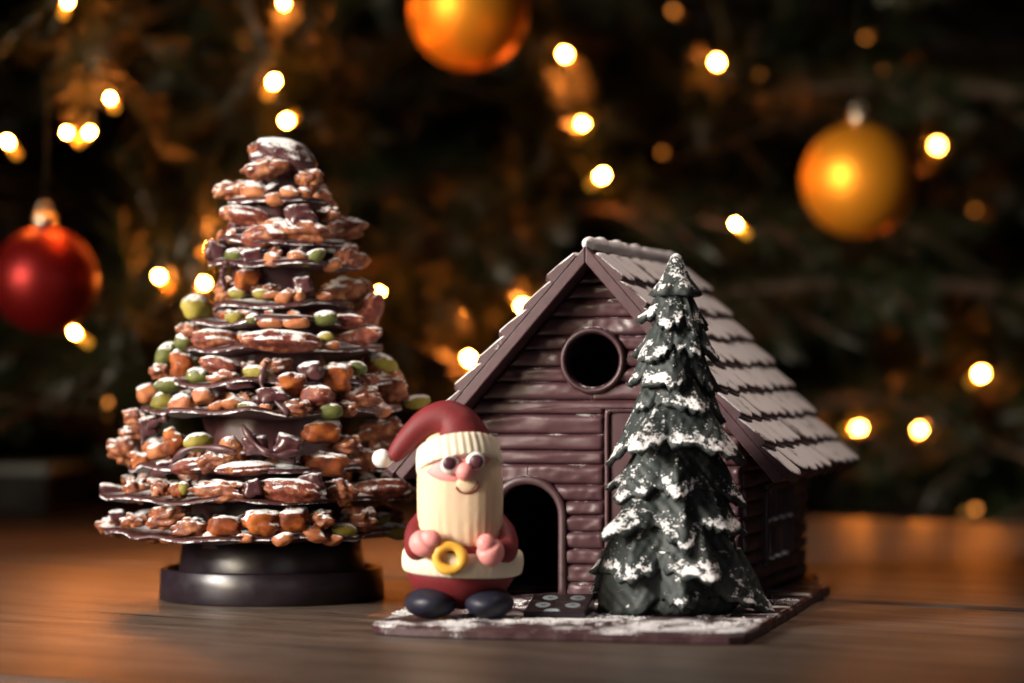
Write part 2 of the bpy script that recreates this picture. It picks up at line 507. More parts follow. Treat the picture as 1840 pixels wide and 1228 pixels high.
# plates: y of the front edge, left x, right x, then the pieces that show: kind, x, y, width, height, tilt
p, d_, h, w_, c, a, s = 'pistachio', 'pistachio_dark', 'hazelnut', 'walnut', 'pecan', 'apricot', 'shard'
TIERS = [
 (978, 190, 738, [(w_,203,948,52,36,10),(s,212,927,34,24,0),(w_,300,930,78,46,-12),(h,255,960,28,24,0),(h,277,966,30,24,10),
   (h,303,966,42,22,5),(w_,345,950,60,40,0),(h,381,965,32,26,0),(a,405,946,66,40,3),(a,476,940,76,54,0),(a,525,935,62,50,0),
   (h,508,968,40,26,-10),(h,566,960,48,30,20),(h,598,971,36,22,0),(p,618,953,44,28,10),(w_,642,936,72,50,0),(d_,686,932,22,36,70),
   (p,715,954,58,32,8),(w_,575,935,50,40,0),(h,440,968,34,18,0),(w_,245,940,50,40,0)]),
 (908, 186, 738, [(s,205,886,58,34,18),(w_,246,880,44,44,0),(w_,290,880,32,34,70),(a,322,882,36,32,0),(w_,395,884,96,40,4),
   (c,520,882,116,46,5),(w_,613,883,54,44,20),(c,680,880,110,40,-6),(s,455,880,40,40,0),(p,330,878,20,26,0),(h,730,885,40,34,0),
   (s,560,868,50,40,0)]),
 (852, 232, 706, [(w_,226,812,56,50,30),(a,252,828,42,34,0),(c,340,838,66,30,-10),(w_,386,832,64,36,0),(c,442,842,112,24,-3),(a,582,835,92,46,6),
   (w_,652,828,62,48,0),(a,312,796,50,50,15),(p,357,794,50,34,-4),(h,416,801,40,38,0),(s,516,806,56,60,35),(a,580,776,72,44,0),
   (w_,682,772,86,40,-12),(w_,245,752,46,34,20),(w_,240,778,42,30,0),(s,268,768,40,46,0),(s,300,840,40,30,0),(h,285,812,30,50,80),(w_,620,800,60,40,0),
   (s,460,800,50,44,10),(w_,700,800,60,50,0),(p,700,690+130,30,24,0)]),
 (750, 268, 718, [(d_,305,692,52,28,-2),(h,266,706,42,38,10),(p,293,721,42,34,-15),(h,328,727,50,40,0),(h,394,730,36,22,0),(h,420,726,42,28,10),
   (d_,446,734,40,24,6),(h,478,733,24,16,0),(w_,532,735,56,34,0),(d_,592,738,50,32,8),(h,686,736,36,30,0),(p,750,722,50,26,-6),
   (w_,650,715,66,44,0),(w_,705,700,50,60,50),(s,490,712,60,36,0),(c,570,712,60,40,0),(h,365,712,40,30,0),(w_,625,735,40,30,0)]),
 (695, 300, 704, [(a,326,656,48,52,0),(w_,291,668,36,34,0),(d_,356,676,44,32,8),(w_,406,682,56,30,0),(c,392,655,70,28,12),(p,465,672,54,32,14),
   (a,526,690,58,46,0),(a,602,680,64,56,0),(d_,640,662,38,26,10),(p,690,651,54,28,25),(w_,656,690,44,44,0),(w_,700,680,46,44,0),
   (h,478,655,20,24,0),(s,560,668,50,40,0),(s,430,690,60,20,0)]),
 (635, 332, 684, [(c,388,612,90,44,4),(c,506,614,146,42,3),(h,592,621,42,18,0),(c,642,607,94,38,-14),(d_,331,616,32,36,60),(d_,300,636,46,36,-40),
   (w_,345,595,36,30,0),(p,585,606,30,20,0)]),
 (588, 345, 672, [(p,353,554,54,48,20),(p,422,571,34,24,0),(d_,456,573,28,20,0),(h,488,580,48,22,0),(h,534,580,48,24,0),(d_,584,573,44,30,-8),
   (c,622,578,70,28,0),(w_,331,592,28,22,0),(c,658,572,100,44,-60)]),
 (556, 388, 636, [(a,446,502,48,46,0),(w_,406,522,48,40,-35),(h,490,530,14,34,80),(h,515,534,38,34,0),(h,536,531,28,30,0),(p,426,528,34,20,10),
   (p,470,529,34,20,6),(h,578,533,36,18,0),(w_,622,522,70,44,0),(s,545,515,40,40,0),(w_,652,520,40,36,0)]),
 (480, 378, 646, [(d_,419,459,24,36,80),(h,490,468,34,28,10),(d_,562,463,52,24,-28),(h,598,476,36,24,-15),(h,648,470,28,44,80),(w_,625,462,44,50,0),
   (s,388,452,44,40,30),(s,455,462,50,36,0),(h,534,462,36,24,0)]),
 (442, 398, 626, [(c,440,388,94,36,8),(c,476,425,86,40,-8),(h,417,425,22,28,0),(w_,548,416,92,44,10),(w_,622,412,72,42,-6),(h,400,428,20,34,0),
   (s,540,390,60,50,0),(w_,590,386,40,30,0)]),
 (368, 412, 594, [(w_,415,342,34,72,80),(h,458,345,44,28,10),(h,495,358,38,26,0),(h,521,346,36,26,0),(h,580,354,28,36,70),(w_,556,322,46,42,0),
   (h,594,370,24,26,0),(w_,480,303,78,44,-10),(h,545,348,28,22,0)]),
]
plates = []
prev_top = None
for ti, (py, xl, xr, items) in enumerate(TIERS):
    Rp = (xr - xl) / 2 * TPX
    cx = ((xl + xr) / 2 - 920) * TPX - TX
    zf = CAMZ + (HOR - py) / FPX * (TY - Rp)
    th = 0.36
    n, rings = 88, 7
    sd = ti * 3.7
    v = []
    for side in (0, 1):                                # underside then top
        for k in range(rings):
            q = (k + 0.001) / (rings - 1)
            for i in range(n):
                t = 2 * math.pi * i / n
                dx, dy = math.cos(t), math.sin(t)
                e = 1 + 0.07 * mnoise.noise(Vector((dx * 1.6 + sd, dy * 1.6, 0))) + 0.06 * mnoise.noise(Vector((dx * 5 + sd, dy * 5, 3)))
                r = Rp * q * e
                z = 0.30 * mnoise.noise(Vector((r * dx * 0.45 + sd, r * dy * 0.45, 5)))
                edge = 1 - q ** 8 * 0.55
                z += (0.5 + (0.5 if side else -0.5) * edge) * th + (0.05 * abs(mnoise.noise(Vector((r * dx * 1.3, r * dy * 1.3, sd)))) if side else 0)
                v.append((r * dx, r * dy, z))
    f = grid_faces(n, rings, True, 0, True) + grid_faces(n, rings, True, n * rings, False)
    o1, o2 = n * (rings - 1), n * rings + n * (rings - 1)
    for i in range(n):
        j = (i + 1) % n
        f.append((o1 + i, o1 + j, o2 + j, o2 + i))
    pl = put('chocolate_plate', make_mesh('chocolate_plate', v, f), M['plate'], ctree, (cx, 0, zf))
    plates.append(pl)
    r2 = random.Random(100 + ti)
    def add_piece(kind, x, y, z, wx, hz, tilt, yaw=None):
        base = {'pistachio_dark': 'pistachio'}.get(kind, kind)
        me = NUT[kind][r2.randrange(5)]
        depth = max(min(wx, hz) * 1.0, 0.4 * wx)
        o = put(PARTNAME[kind], me, None, pl, (x, y, z),
                (r2.uniform(-0.35, 0.35), R(tilt), yaw if yaw is not None else r2.uniform(-0.3, 0.3)),
                (wx / 2, depth / 2, hz / 2))
        return o
    for (kind, x, y, ww, hh, tilt) in items:
        dx = (x - 920) * TPX - TX - cx
        Ri = max(Rp - 0.30 * min(ww, hh) * TPX, 0.5)
        front = (980 - 230)
        inset = max(0.0, (py - y - hh * 0.5)) * TPX * 0.28       # pieces that sit higher stand further in
        rr = max(Ri - inset, abs(dx) + 0.02) if abs(dx) < Ri else abs(dx)
        dy = -math.sqrt(max(rr * rr - dx * dx, 0.0))
        Yd = TY + dy
        P = at(x, y, Yd)
        add_piece(kind, P.x - TX - cx, dy, P.z - zf, ww * TPX * Yd / TY * 1.06, hh * TPX * Yd / TY * 1.0, tilt)
    # the far side and the inner rows of the plate
    ztop = (CAMZ + (HOR - TIERS[ti + 1][0]) / FPX * TY) if ti + 1 < len(TIERS) else zf + 1.6
    gap = max(ztop - zf - 0.25, 0.5)
    nb = max(6, int(Rp * 2.0))
    for q in range(nb):
        t = R(12) + R(156) * (q + r2.uniform(0.1, 0.9)) / nb
        kind = r2.choice((p, d_, h, h, w_, w_, c, a, s))
        sz = min(r2.uniform(0.7, 1.4), gap * 1.3)
        hz = min(sz * ASPECT[kind][2], gap)
        add_piece(kind, math.cos(t) * (Rp - sz * 0.3), math.sin(t) * (Rp - sz * 0.3), th + hz * 0.45, sz, hz,
                  r2.uniform(-15, 15), t + 1.57 + r2.uniform(-0.4, 0.4))
    for q in range(int(Rp * 1.8)):
        t = R(190) + R(160) * (q + r2.uniform(0.1, 0.9)) / int(Rp * 2.6 + 1)
        kind = r2.choice((h, w_, s, s, w_, a))
        sz = min(r2.uniform(0.8, 1.4), gap * 1.4)
        hz = min(sz * 0.6, gap * 0.7)
        add_piece(kind, math.cos(t) * Rp * 0.68, math.sin(t) * Rp * 0.68, th + hz * 0.45, sz, hz, r2.uniform(-20, 20),
                  r2.uniform(0, 3))
# the chocolate that holds the plates together
cz = [2.3] + [CAMZ + (HOR - q[0]) / FPX * TY for q in TIERS] + [17.2]
cr = [2.6] + [(q[2] - q[1]) / 2 * TPX * 0.52 for q in TIERS] + [0.5]
prof = []
for k_ in range(len(cz) - 1):
    for q in (0.0, 0.35, 0.7):
        prof.append((cr[k_] * (1 - q) + cr[k_ + 1] * q, cz[k_] * (1 - q) + cz[k_ + 1] * q))
prof.append((cr[-1], cz[-1]))
v, f = lathe(prof, 64, lambda t, k: 1 + 0.16 * mnoise.noise(Vector((math.cos(t) * 2, math.sin(t) * 2, k * 0.8))))
put('chocolate_core', make_mesh('chocolate_core', v, f), M['core'], ctree)
# drips
for q in ((330, 838, 0, [(272, 852), (300, 845), (318, 822), (345, 805), (392, 806), (425, 812)]),
          (0, 0, 0, [(436, 765), (452, 790), (476, 812), (500, 818), (540, 812)]),
          (0, 0, 0, [(404, 522), (398, 500), (402, 484), (408, 470)]),
          (0, 0, 0, [(255, 800), (262, 775), (280, 758), (300, 752)]),
          (0, 0, 0, [(478, 650), (470, 690), (486, 712), (520, 745)])):
    ctrl = []
    for (x, y) in q[3]:
        Rr = 2.2 + 4.0 * min(max((y - 300) / 650, 0), 1)
        dx = (x - 920) * TPX - TX
        P = at(x, y, TY - math.sqrt(max(Rr * Rr - dx * dx, 0.2)))
        ctrl.append((P.x - TX, P.y - TY, P.z))
    pth = smooth_path(ctrl, 26)
    rad = [0.11 + 0.05 * math.sin(i * 0.7 + len(ctrl)) for i in range(26)]
    v, f = tube(pth, rad, 10)
    put('chocolate_drip', make_mesh('chocolate_drip', v, f), M['core'], ctree)
# the curled shell on the top
def shell(d):
    ang = math.atan2(d.z, d.x)
    return 1 + 0.10 * math.sin(ang * 2 + 1.0) + 0.10 * nz(d, 1.5, 4) + 0.05 * nz(d, 4, 2) - 0.30 * math.exp(-((d.z + 0.35 + 0.35 * d.x) * 4.5) ** 2) * (1 if d.y < 0 else 0.3)
v, f = ellipsoid(1.32, 1.1, 0.86, 56, 36, shell)
P = at(508, 286, TY - 0.6)
put('chocolate_shell', make_mesh('chocolate_shell', v, f), M['plate'], ctree, P - Vector((TX, TY, 0)), (0, R(20), 0))
v, f = ellipsoid(0.40, 0.5, 0.34, 40, 26, nut_shape('walnut', 3))
P = at(462, 272, TY - 0.3)
put('walnut', make_mesh('walnut', v, f), M['walnut'], ctree, P - Vector((TX, TY, 0)), (0, R(-35), 0))
v, f = ellipsoid(0.9, 0.8, 0.75, 40, 26, lambda d: 1 + 0.2 * nz(d, 1.8, 8))
P = at(505, 325, TY - 0.2)
put('chocolate_lump', make_mesh('chocolate_lump', v, f), M['core'], ctree, P - Vector((TX, TY, 0)))

# ------------------------------------------------------------------ the base plate of the house
HX, HY, HA = 3.1, 107.0, R(-15)
BT = 0.40                                            # thickness of the base
base = tag(empty('chocolate_plaque', (HX, HY, 0), HA), 'flat dark chocolate slab dusted with icing sugar under the house', 'chocolate slab')
outline = [(-4.95, -11.2), (-4.9, -11.8), (-4.65, -12.35), (-4.1, -12.8), (-3.2, -13.1), (-2.0, -13.3), (-0.5, -13.38), (2.5, -13.3), (6, -13.3), (7.6, -13.3),
           (8.05, -13.0), (8.1, -12.0), (7.9, -4), (7.6, 4), (7.5, 9.0), (7.2, 9.8), (6.1, 13.5), (6.0, 15.6), (-6.2, 15.6),
           (-6.3, 2), (-6.2, -3), (-5.4, -7.5), (-5.0, -10.0)]
ol = []
for i in range(len(outline)):
    a0, a1 = Vector(outline[i]), Vector(outline[(i + 1) % len(outline)])
    m_ = max(1, int((a1 - a0).length / 0.3))
    for q in range(m_):
        t = a0.lerp(a1, q / m_)
        ol.append((t.x + 0.05 * mnoise.noise(Vector((t.x * 1.2, t.y * 1.2, 2))), t.y + 0.05 * mnoise.noise(Vector((t.x * 1.2, t.y * 1.2, 9)))))
n = len(ol)
cxm, cym = 1.0, 0.5
v, f = [], []
lay = [(1.0, 0.0), (1.006, 0.05), (1.006, BT - 0.12), (0.994, BT - 0.02), (0.98, BT)]
for sc_, z in lay:
    for (x, y) in ol:
        v.append((cxm + (x - cxm) * sc_, cym + (y - cym) * sc_, z))
f = grid_faces(n, len(lay), True)
f.append(tuple(range(n - 1, -1, -1)))
f.append(tuple((len(lay) - 1) * n + i for i in range(n)))
slab = put('plaque_body', make_mesh('plaque_body', v, f, False), M['board'], base)

def in_poly(x, y, poly):
    c_, j = False, len(poly) - 1
    for i in range(len(poly)):
        (xi, yi), (xj, yj) = poly[i], poly[j]
        if (yi > y) != (yj > y) and x < (xj - xi) * (y - yi) / (yj - yi) + xi:
            c_ = not c_
        j = i
    return c_
# icing sugar lying on the slab, as grains and small drifts
r3 = random.Random(5)
gv, gf = [], []
tries = 0
while len(gv) < 7000 * 6 and tries < 60000:
    tries += 1
    x, y = r3.uniform(-5.2, 8.1), -13.3 + 15.5 * r3.random() ** 1.6
    if not in_poly(x, y, outline) or (abs(x) < 5.8 and y > -0.35):
        continue
    den = mnoise.noise(Vector((x * 0.75, y * 0.42, 1.0))) + 0.55 * mnoise.noise(Vector((x * 2.6, y * 1.6, 4.0)))
    edge_ = 1.0 if y < -12.2 else 0.0
    if den < r3.uniform(0.02, 0.42) - 0.06 * edge_:
        continue
    sc_ = r3.uniform(0.012, 0.040)
    zz = BT + sc_ * 0.2 + max(0.0, den - 0.1) * r3.uniform(0, 0.10)
    o_ = len(gv)
    rot = Matrix.Rotation(r3.uniform(0, 3.1), 3, Vector((r3.random(), r3.random(), r3.random() + 0.1)))
    for q in ((1, 0, 0), (-1, 0, 0), (0, 1, 0), (0, -1, 0), (0, 0, 1), (0, 0, -1)):
        u = rot @ Vector(q) * sc_ * r3.uniform(0.7, 1.2)
        gv.append((x + u.x, y + u.y, zz + u.z))
    for q in ((0, 2, 4), (2, 1, 4), (1, 3, 4), (3, 0, 4), (2, 0, 5), (1, 2, 5), (3, 1, 5), (0, 3, 5)):
        gf.append(tuple(o_ + t for t in q))
sug = put('icing_sugar', make_mesh('icing_sugar', gv, gf, False), M['snow'], None, (HX, HY, 0), (0, 0, HA))
tag(sug, 'loose white icing sugar scattered over the dark chocolate slab', 'icing sugar', kind='stuff')

# ------------------------------------------------------------------ chocolate house
house = tag(empty('chocolate_house', (HX, HY, 0), HA),
            'mauve chocolate log house with round gable window and sugared tile roof', 'chocolate house')
SL = 1.145
ZU = 12.95                                            # underside of the roof at the ridge
HW, LEN = 5.6, 14.7
WZ0 = BT + 0.003
def gable_half(z):
    return min(HW, (ZU - z) / SL - 0.02)

def board_piece(L, Rr, Lw, Rw, z0, z1, frame, bulge, seed, nu=26, nzs=13, endl=0.14, thick=0.30):
    """one rounded board; L(z), R(z) its ends; frame(u, out, z) -> local point"""
    v = []
    us = [0, 0.012, 0.03] + [0.03 + 0.94 * i / (nu - 7) for i in range(1, nu - 7)] + [0.97, 0.988, 1.0]
    nu = len(us)
    for j in range(nzs):
        q = j / (nzs - 1)
        z = z0 + (z1 - z0) * q
        pz = (1 - abs(2 * q - 1) ** 3.6) ** 0.5 if 0 < j < nzs - 1 else 0.0
        l_, r_ = L(z), Rr(z)
        for i, t in enumerate(us):
            u = l_ + (r_ - l_) * t
            e = min(1.0, min(t if Lw(z) > 0 else 9.0, (1 - t) if Rw(z) > 0 else 9.0) * max(r_ - l_, 0.01) / endl)
            e = math.sqrt(max(0.0, 1 - (1 - e) ** 2))
            wob = 1 + 0.35 * mnoise.noise(Vector((u * 0.9, z * 2, seed))) + 0.18 * mnoise.noise(Vector((u * 3.1, z * 4, seed)))
            zz = z + (0.045 * mnoise.noise(Vector((u * 0.55, seed * 3.0, z * 0.3))) if 0 < j < nzs - 1 else 0.03 * mnoise.noise(Vector((u * 0.5, round(z / 0.61) * 3.3, 7))))
            v.append(frame(u, bulge * pz * (0.15 + 0.85 * e) * wob, zz))
    nf = len(v)
    for j in (0, nzs - 1):
        z = z0 + (z1 - z0) * j / (nzs - 1)
        l_, r_ = L(z), Rr(z)
        for t in us:
            v.append(frame(l_ + (r_ - l_) * t, -thick, z))
    f = grid_faces(nu, nzs)
    b0, b1 = nf, nf + nu
    for i in range(nu - 1):
        f.append((b0 + i + 1, b0 + i, b1 + i, b1 + i + 1))
        f.append((i + 1, i, b0 + i, b0 + i + 1))
        tp = (nzs - 1) * nu
        f.append((tp + i, tp + i + 1, b1 + i + 1, b1 + i))
    for side in (0, nu - 1):
        ring = [side + nu * j for j in range(nzs)] + [b1 + side, b0 + side]
        f.append(tuple(ring) if side == 0 else tuple(reversed(ring)))
    return v, f

def wall(part, frame, z0, z1, pitch, lim, openings, bulge=0.20, mat='house', seed0=0):
    wo = put(part, None, None, house)
    wo.empty_display_size = 0.01
    nb = max(1, round((z1 - z0) / pitch))
    rw = random.Random(seed0 + 3)
    cut = [z0 + (z1 - z0) * (b + (rw.uniform(-0.14, 0.14) if 0 < b < nb else 0)) / nb for b in range(nb + 1)]
    for b in range(nb):
        za, zb = cut[b], cut[b + 1]
        ops = []
        for (uc, wf) in openings:
            if max(wf(za + (zb - za) * q / 8) for q in range(9)) > 0:
                ops.append((uc, wf))
        ops.sort(key=lambda t: t[0])
        pieces = []
        left, lw = (lambda z: lim(z)[0]), (lambda z: 1)
        for (uc, wf) in ops:
            pieces.append((left, (lambda z, uc=uc, wf=wf: uc - wf(z)), lw, wf))
            left, lw = (lambda z, uc=uc, wf=wf: uc + wf(z)), wf
        pieces.append((left, (lambda z: lim(z)[1]), lw, (lambda z: 1)))
        for L, Rr, Lw, Rw in pieces:
            zm = (za + zb) / 2
            if Rr(zm) - L(zm) < 0.06:
                continue
            v, f = board_piece(L, Rr, Lw, Rw, za, zb, frame, bulge, seed0 + b * 1.7)
            put('board', make_mesh('board', v, f), M[mat], wo)
    return wo

WCZ, WRO, WRI = 9.33, 1.28, 1.0                       # round window
DC, DRO, DRI, DZ = -2.55, 1.54, 1.20, 3.45            # arched door: centre, outer and inner half width, spring line
def win_w(z):
    q = (WRO - 0.12) ** 2 - (z - WCZ) ** 2
    return math.sqrt(q) if q > 0 else 0.0
def door_w(z):
    if z <= DZ:
        return DRO - 0.14
    q = (DRO - 0.14) ** 2 - (z - DZ) ** 2
    return math.sqrt(q) if q > 0 else 0.0
PU0, PU1, PZ1 = 0.40, 4.9, 7.55                       # plain panel beside the door
def panel_w(z):
    return (PU1 - PU0) / 2 if z < PZ1 else 0.0
def win_panel_guard(z):
    return panel_w(z)
front = wall('front_wall', lambda u, o, z: (u, -o, z), WZ0, ZU - 0.15, 0.61,
             lambda z: (-gable_half(z), gable_half(z)),
             [(0.0, win_w), (DC, door_w), ((PU0 + PU1) / 2, panel_w)], 0.21)
# round window frame
v = []
nr, ns = 72, 14
for i in range(nr):
    t = 2 * math.pi * i / nr
    for k in range(ns):
        q = 2 * math.pi * k / ns
        rad = (WRO + WRI) / 2 + (WRO - WRI) / 2 * 1.05 * math.cos(q) + 0.02 * mnoise.noise(Vector((math.cos(t) * 3, math.sin(t) * 3, k)))
        v.append((rad * math.cos(t), -0.16 - 0.26 * math.sin(q) + (0.2 if math.sin(q) < -0.3 else 0), WCZ + rad * math.sin(t)))
f = [(i * ns + k, ((i + 1) % nr) * ns + k, ((i + 1) % nr) * ns + (k + 1) % ns, i * ns + (k + 1) % ns) for i in range(nr) for k in range(ns)]
put('window_frame', make_mesh('window_frame', v, f), M['house_trim'], house)
# arched door frame
path = [(DC + DRO - (DRO - DRI) / 2, WZ0)]
for i in range(9):
    path.append((path[0][0], WZ0 + (DZ - WZ0) * (i + 1) / 9))
rm = (DRO + DRI) / 2
for i in range(1, 33):
    t = math.pi * i / 32
    path.append((DC + rm * math.cos(t), DZ + rm * math.sin(t)))
for i in range(9):
    path.append((DC - rm, DZ - (DZ - WZ0) * (i + 1) / 9))
path[0] = (DC + rm, WZ0)
for i in range(1, 10):
    path[i] = (DC + rm, path[i][1])
v = []
for i, (x, z) in enumerate(path):
    tx, tz = path[min(i + 1, len(path) - 1)][0] - path[max(i - 1, 0)][0], path[min(i + 1, len(path) - 1)][1] - path[max(i - 1, 0)][1]
    l_ = math.hypot(tx, tz); nx_, nz_ = tz / l_, -tx / l_
    for k in range(12):
        q = 2 * math.pi * k / 12
        hw = (DRO - DRI) / 2 * 1.08 * math.copysign(abs(math.cos(q)) ** 0.6, math.cos(q))
        dep = 0.28 * math.copysign(abs(math.sin(q)) ** 0.6, math.sin(q))
        v.append((x + nx_ * hw, -0.05 - dep, z + nz_ * hw))
f = grid_faces(12, len(path), True)
f += [tuple(range(11, -1, -1)), tuple((len(path) - 1) * 12 + k for k in range(12))]
put('door_frame', make_mesh('door_frame', v, f), M['house_trim'], house)
# plain panel with a raised edge
v, f = box(PU0 + 0.004, PU1 - 0.004, 0.02, 0.28, WZ0, PZ1 - 0.02)
bevel(put('wall_panel', make_mesh('wall_panel', v, f, False), M['house'], house), 0.05)
pv = [(PU0 + 0.1, WZ0 + 0.02), (PU0 + 0.1, 2.5), (PU0 + 0.1, 5), (PU0 + 0.1, PZ1 - 0.32), (PU0 + 0.2, PZ1 - 0.14), (PU0 + 0.4, PZ1 - 0.08), (2.5, PZ1 - 0.08), (PU1 - 0.1, PZ1 - 0.08)]
sp = smooth_path([(x, -0.03, z) for x, z in pv], 50)
v, f = tube(sp, 0.11, 10)
put('panel_edge', make_mesh('panel_edge', v, f), M['house'], house)

# side walls with a barred window, and the far gable
def rect_w(hw, za, zb):
    return lambda z: hw if za < z < zb else 0.0
SW = (6.9, rect_w(3.0, 1.55, 4.45))
for sgn, nm in ((1, 'side_wall'), (-1, 'side_wall')):
    fr = (lambda u, o, z, sgn=sgn: (sgn * (HW + o), u if sgn > 0 else u, z))
    wall(nm, (lambda u, o, z: (HW - 0.02 + o, u, z)) if sgn > 0 else (lambda u, o, z: (-(HW - 0.02 + o), LEN + 0.3 - u + 0.0, z)),
         WZ0, 6.35, 0.58, lambda z: (0.31, LEN - 0.31), [SW] if sgn > 0 else [], 0.20, seed0=40)
    # a doorless opening stays only on the side that shows one
def back_frame(u, o, z):
    return (-u, LEN + o, z)
wall('back_wall', back_frame, WZ0, ZU - 0.15, 0.61, lambda z: (-gable_half(z), gable_half(z)),
     [(1.2, rect_w(2.2, -1, 1.5))], 0.21, seed0=80)
swin = put('side_window', None, None, house)
for (a0, a1, z0, z1) in ((3.75, 10.05, 1.36, 1.62), (3.75, 10.05, 4.36, 4.6), (3.75, 4.05, 1.62, 4.36), (9.75, 10.05, 1.62, 4.36)):
    v, f = box(HW - 0.22, HW + 0.34, a0, a1, z0, z1)
    bevel(put('window_bar', make_mesh('window_bar', v, f, False), M['house_trim'], swin), 0.06)
for (a0, a1, z0, z1) in ((6.75, 7.05, 1.622, 4.358), (4.052, 6.748, 2.9, 3.1), (7.052, 9.748, 2.9, 3.1)):
    v, f = box(HW - 0.12, HW + 0.20, a0, a1, z0, z1)
    bevel(put('window_bar', make_mesh('window_bar', v, f, False), M['house_trim'], swin), 0.05)
for q in range(7):
    v, f = ellipsoid(0.16, 0.22, 0.09, 14, 9, lambda d: 1 + 0.3 * nz(d, 2, q))
    put('sugar_lump', make_mesh('sugar_lump', v, f), M['snow'], swin, (HW + 0.22, 4.3 + q * 0.85, 1.68 if q % 2 else 3.16))

# roof
AL = math.atan(SL)
ca, sa = math.cos(AL), math.sin(AL)
SLEN = 10.8
V0, V1 = -1.55, LEN + 0.75
NR, NC = 8, 9
PITCH = SLEN / NR
TW = (V1 - V0) / NC
def tile_mesh(k):
    """x across, y down the slope, z out of the slope; the lower end is scalloped"""
    nx, ny = 13, 12
    L_ = PITCH + 0.30
    v = []
    r_ = random.Random(k)
    for top in (1, 0):
        for j in range(ny):
            t = j / (ny - 1)
            for i in range(nx):
                q = 2 * i / (nx - 1) - 1
                x = q * (TW / 2 - 0.012)
                endy = L_ * (1 - 0.17 * abs(q) ** 2.4)
                y = endy * t
                thick = 0.19
                edge = (0.72 + 0.28 * min(1, (1 - abs(q)) * 7) ** 0.5) * min(1, (1 - t) * 9 + 0.35) ** 0.5
                wav = 0.05 * math.cos(q * 1.5) + 0.03 * nz((x, y, k), 1.1, 1)
                lift = 0.02 + 0.24 * t
                z = (lift + wav - 0.06 * (1 - edge) + thick * edge * 0.8) if top else 0.0
                v.append((x, y, z))
    f = grid_faces(nx, ny) + grid_faces(nx, ny, False, nx * ny, True)
    o = nx * ny
    for i in range(nx - 1):
        f.append((i + 1, i, o + i, o + i + 1))
        e = (ny - 1) * nx
        f.append((e + i, e + i + 1, o + e + i + 1, o + e + i))
    for j in range(ny - 1):
        f.append((j * nx, (j + 1) * nx, o + (j + 1) * nx, o + j * nx))
        f.append(((j + 1) * nx + nx - 1, j * nx + nx - 1, o + j * nx + nx - 1, o + (j + 1) * nx + nx - 1))
    me = make_mesh('tile', v, f)
    ntop = (nx - 1) * (ny - 1)
    for pi_, pg in enumerate(me.polygons):
        pg.use_smooth = pi_ < ntop
    me.materials.append(M['roof'])
    return me
TILES = [tile_mesh(k) for k in range(5)]
PT = 0.42                                            # slab thickness
for sgn in (1, -1):
    roof = put('roof_slope', None, None, house)
    # slab, prism along the depth
    def rp(s_, n_):                                   # distance down the slope, height out of the slope
        return (sgn * (s_ * ca + n_ * sa), ZU - s_ * sa + n_ * ca)
    sec = [rp(0.0, 0.0), rp(SLEN, 0.0), rp(SLEN, PT * 0.8), rp(SLEN - 0.08, PT), (sgn * 0.004, ZU + PT / ca), (sgn * 0.004, ZU)]
    sec[0] = (sgn * 0.004, ZU)
    sec = sec[:-1]
    ns_ = 40
    v = []
    for i in range(ns_):
        y = V0 + 0.05 + (V1 - V0 - 0.1) * i / (ns_ - 1)
        for (x, z) in sec:
            v.append((x, y, z))
    m_ = len(sec)
    f = grid_faces(m_, ns_, True, 0, sgn < 0)
    f += [tuple(range(m_)) if sgn < 0 else tuple(range(m_ - 1, -1, -1)),
          tuple((ns_ - 1) * m_ + q for q in (range(m_ - 1, -1, -1) if sgn < 0 else range(m_)))]
    bevel(put('roof_slab', make_mesh('roof_slab', v, f, False), M['roof_slab'], roof), 0.05)
    r4 = random.Random(9 + sgn)
    for rI in range(NR):
        for cI in range(NC):
            s_ = rI * PITCH + 0.02
            yc = V0 + (cI + 0.5) * TW
            x, z = rp(s_, PT + 0.004)
            ydir = Vector((sgn * ca, 0, -sa))
            zdir = Vector((sgn * sa, 0, ca))
            xdir = ydir.cross(zdir)
            mat = Matrix((xdir, ydir, zdir)).transposed().to_4x4()
            mat = mat @ Matrix.Rotation(r4.uniform(-0.015, 0.015), 4, 'Z')
            mat.translation = Vector((x, yc, z)) * S
            o = put('tile', TILES[r4.randrange(5)], None, roof)
            o.matrix_local = mat @ Matrix.Diagonal((1, r4.uniform(0.95, 1.05), r4.uniform(0.9, 1.12), 1))
# sugar along the ridge
pts, rad = [], []
for i in range(70):
    y = V0 + 0.02 + (V1 - V0 - 0.04) * i / 69
    pts.append((0.06 * mnoise.noise(Vector((y * 0.9, 0, 1))), y, ZU + PT / ca + 0.10 + 0.07 * mnoise.noise(Vector((y * 0.8, 3, 1)))))
    rad.append(min(1, 0.35 + min(i, 69 - i) * 0.2) * (0.26 + 0.12 * mnoise.noise(Vector((y * 1.5, 8, 2)))))
v, f = tube(pts, rad, 16)
put('ridge_sugar', make_mesh('ridge_sugar', v, f), M['snow'], house)

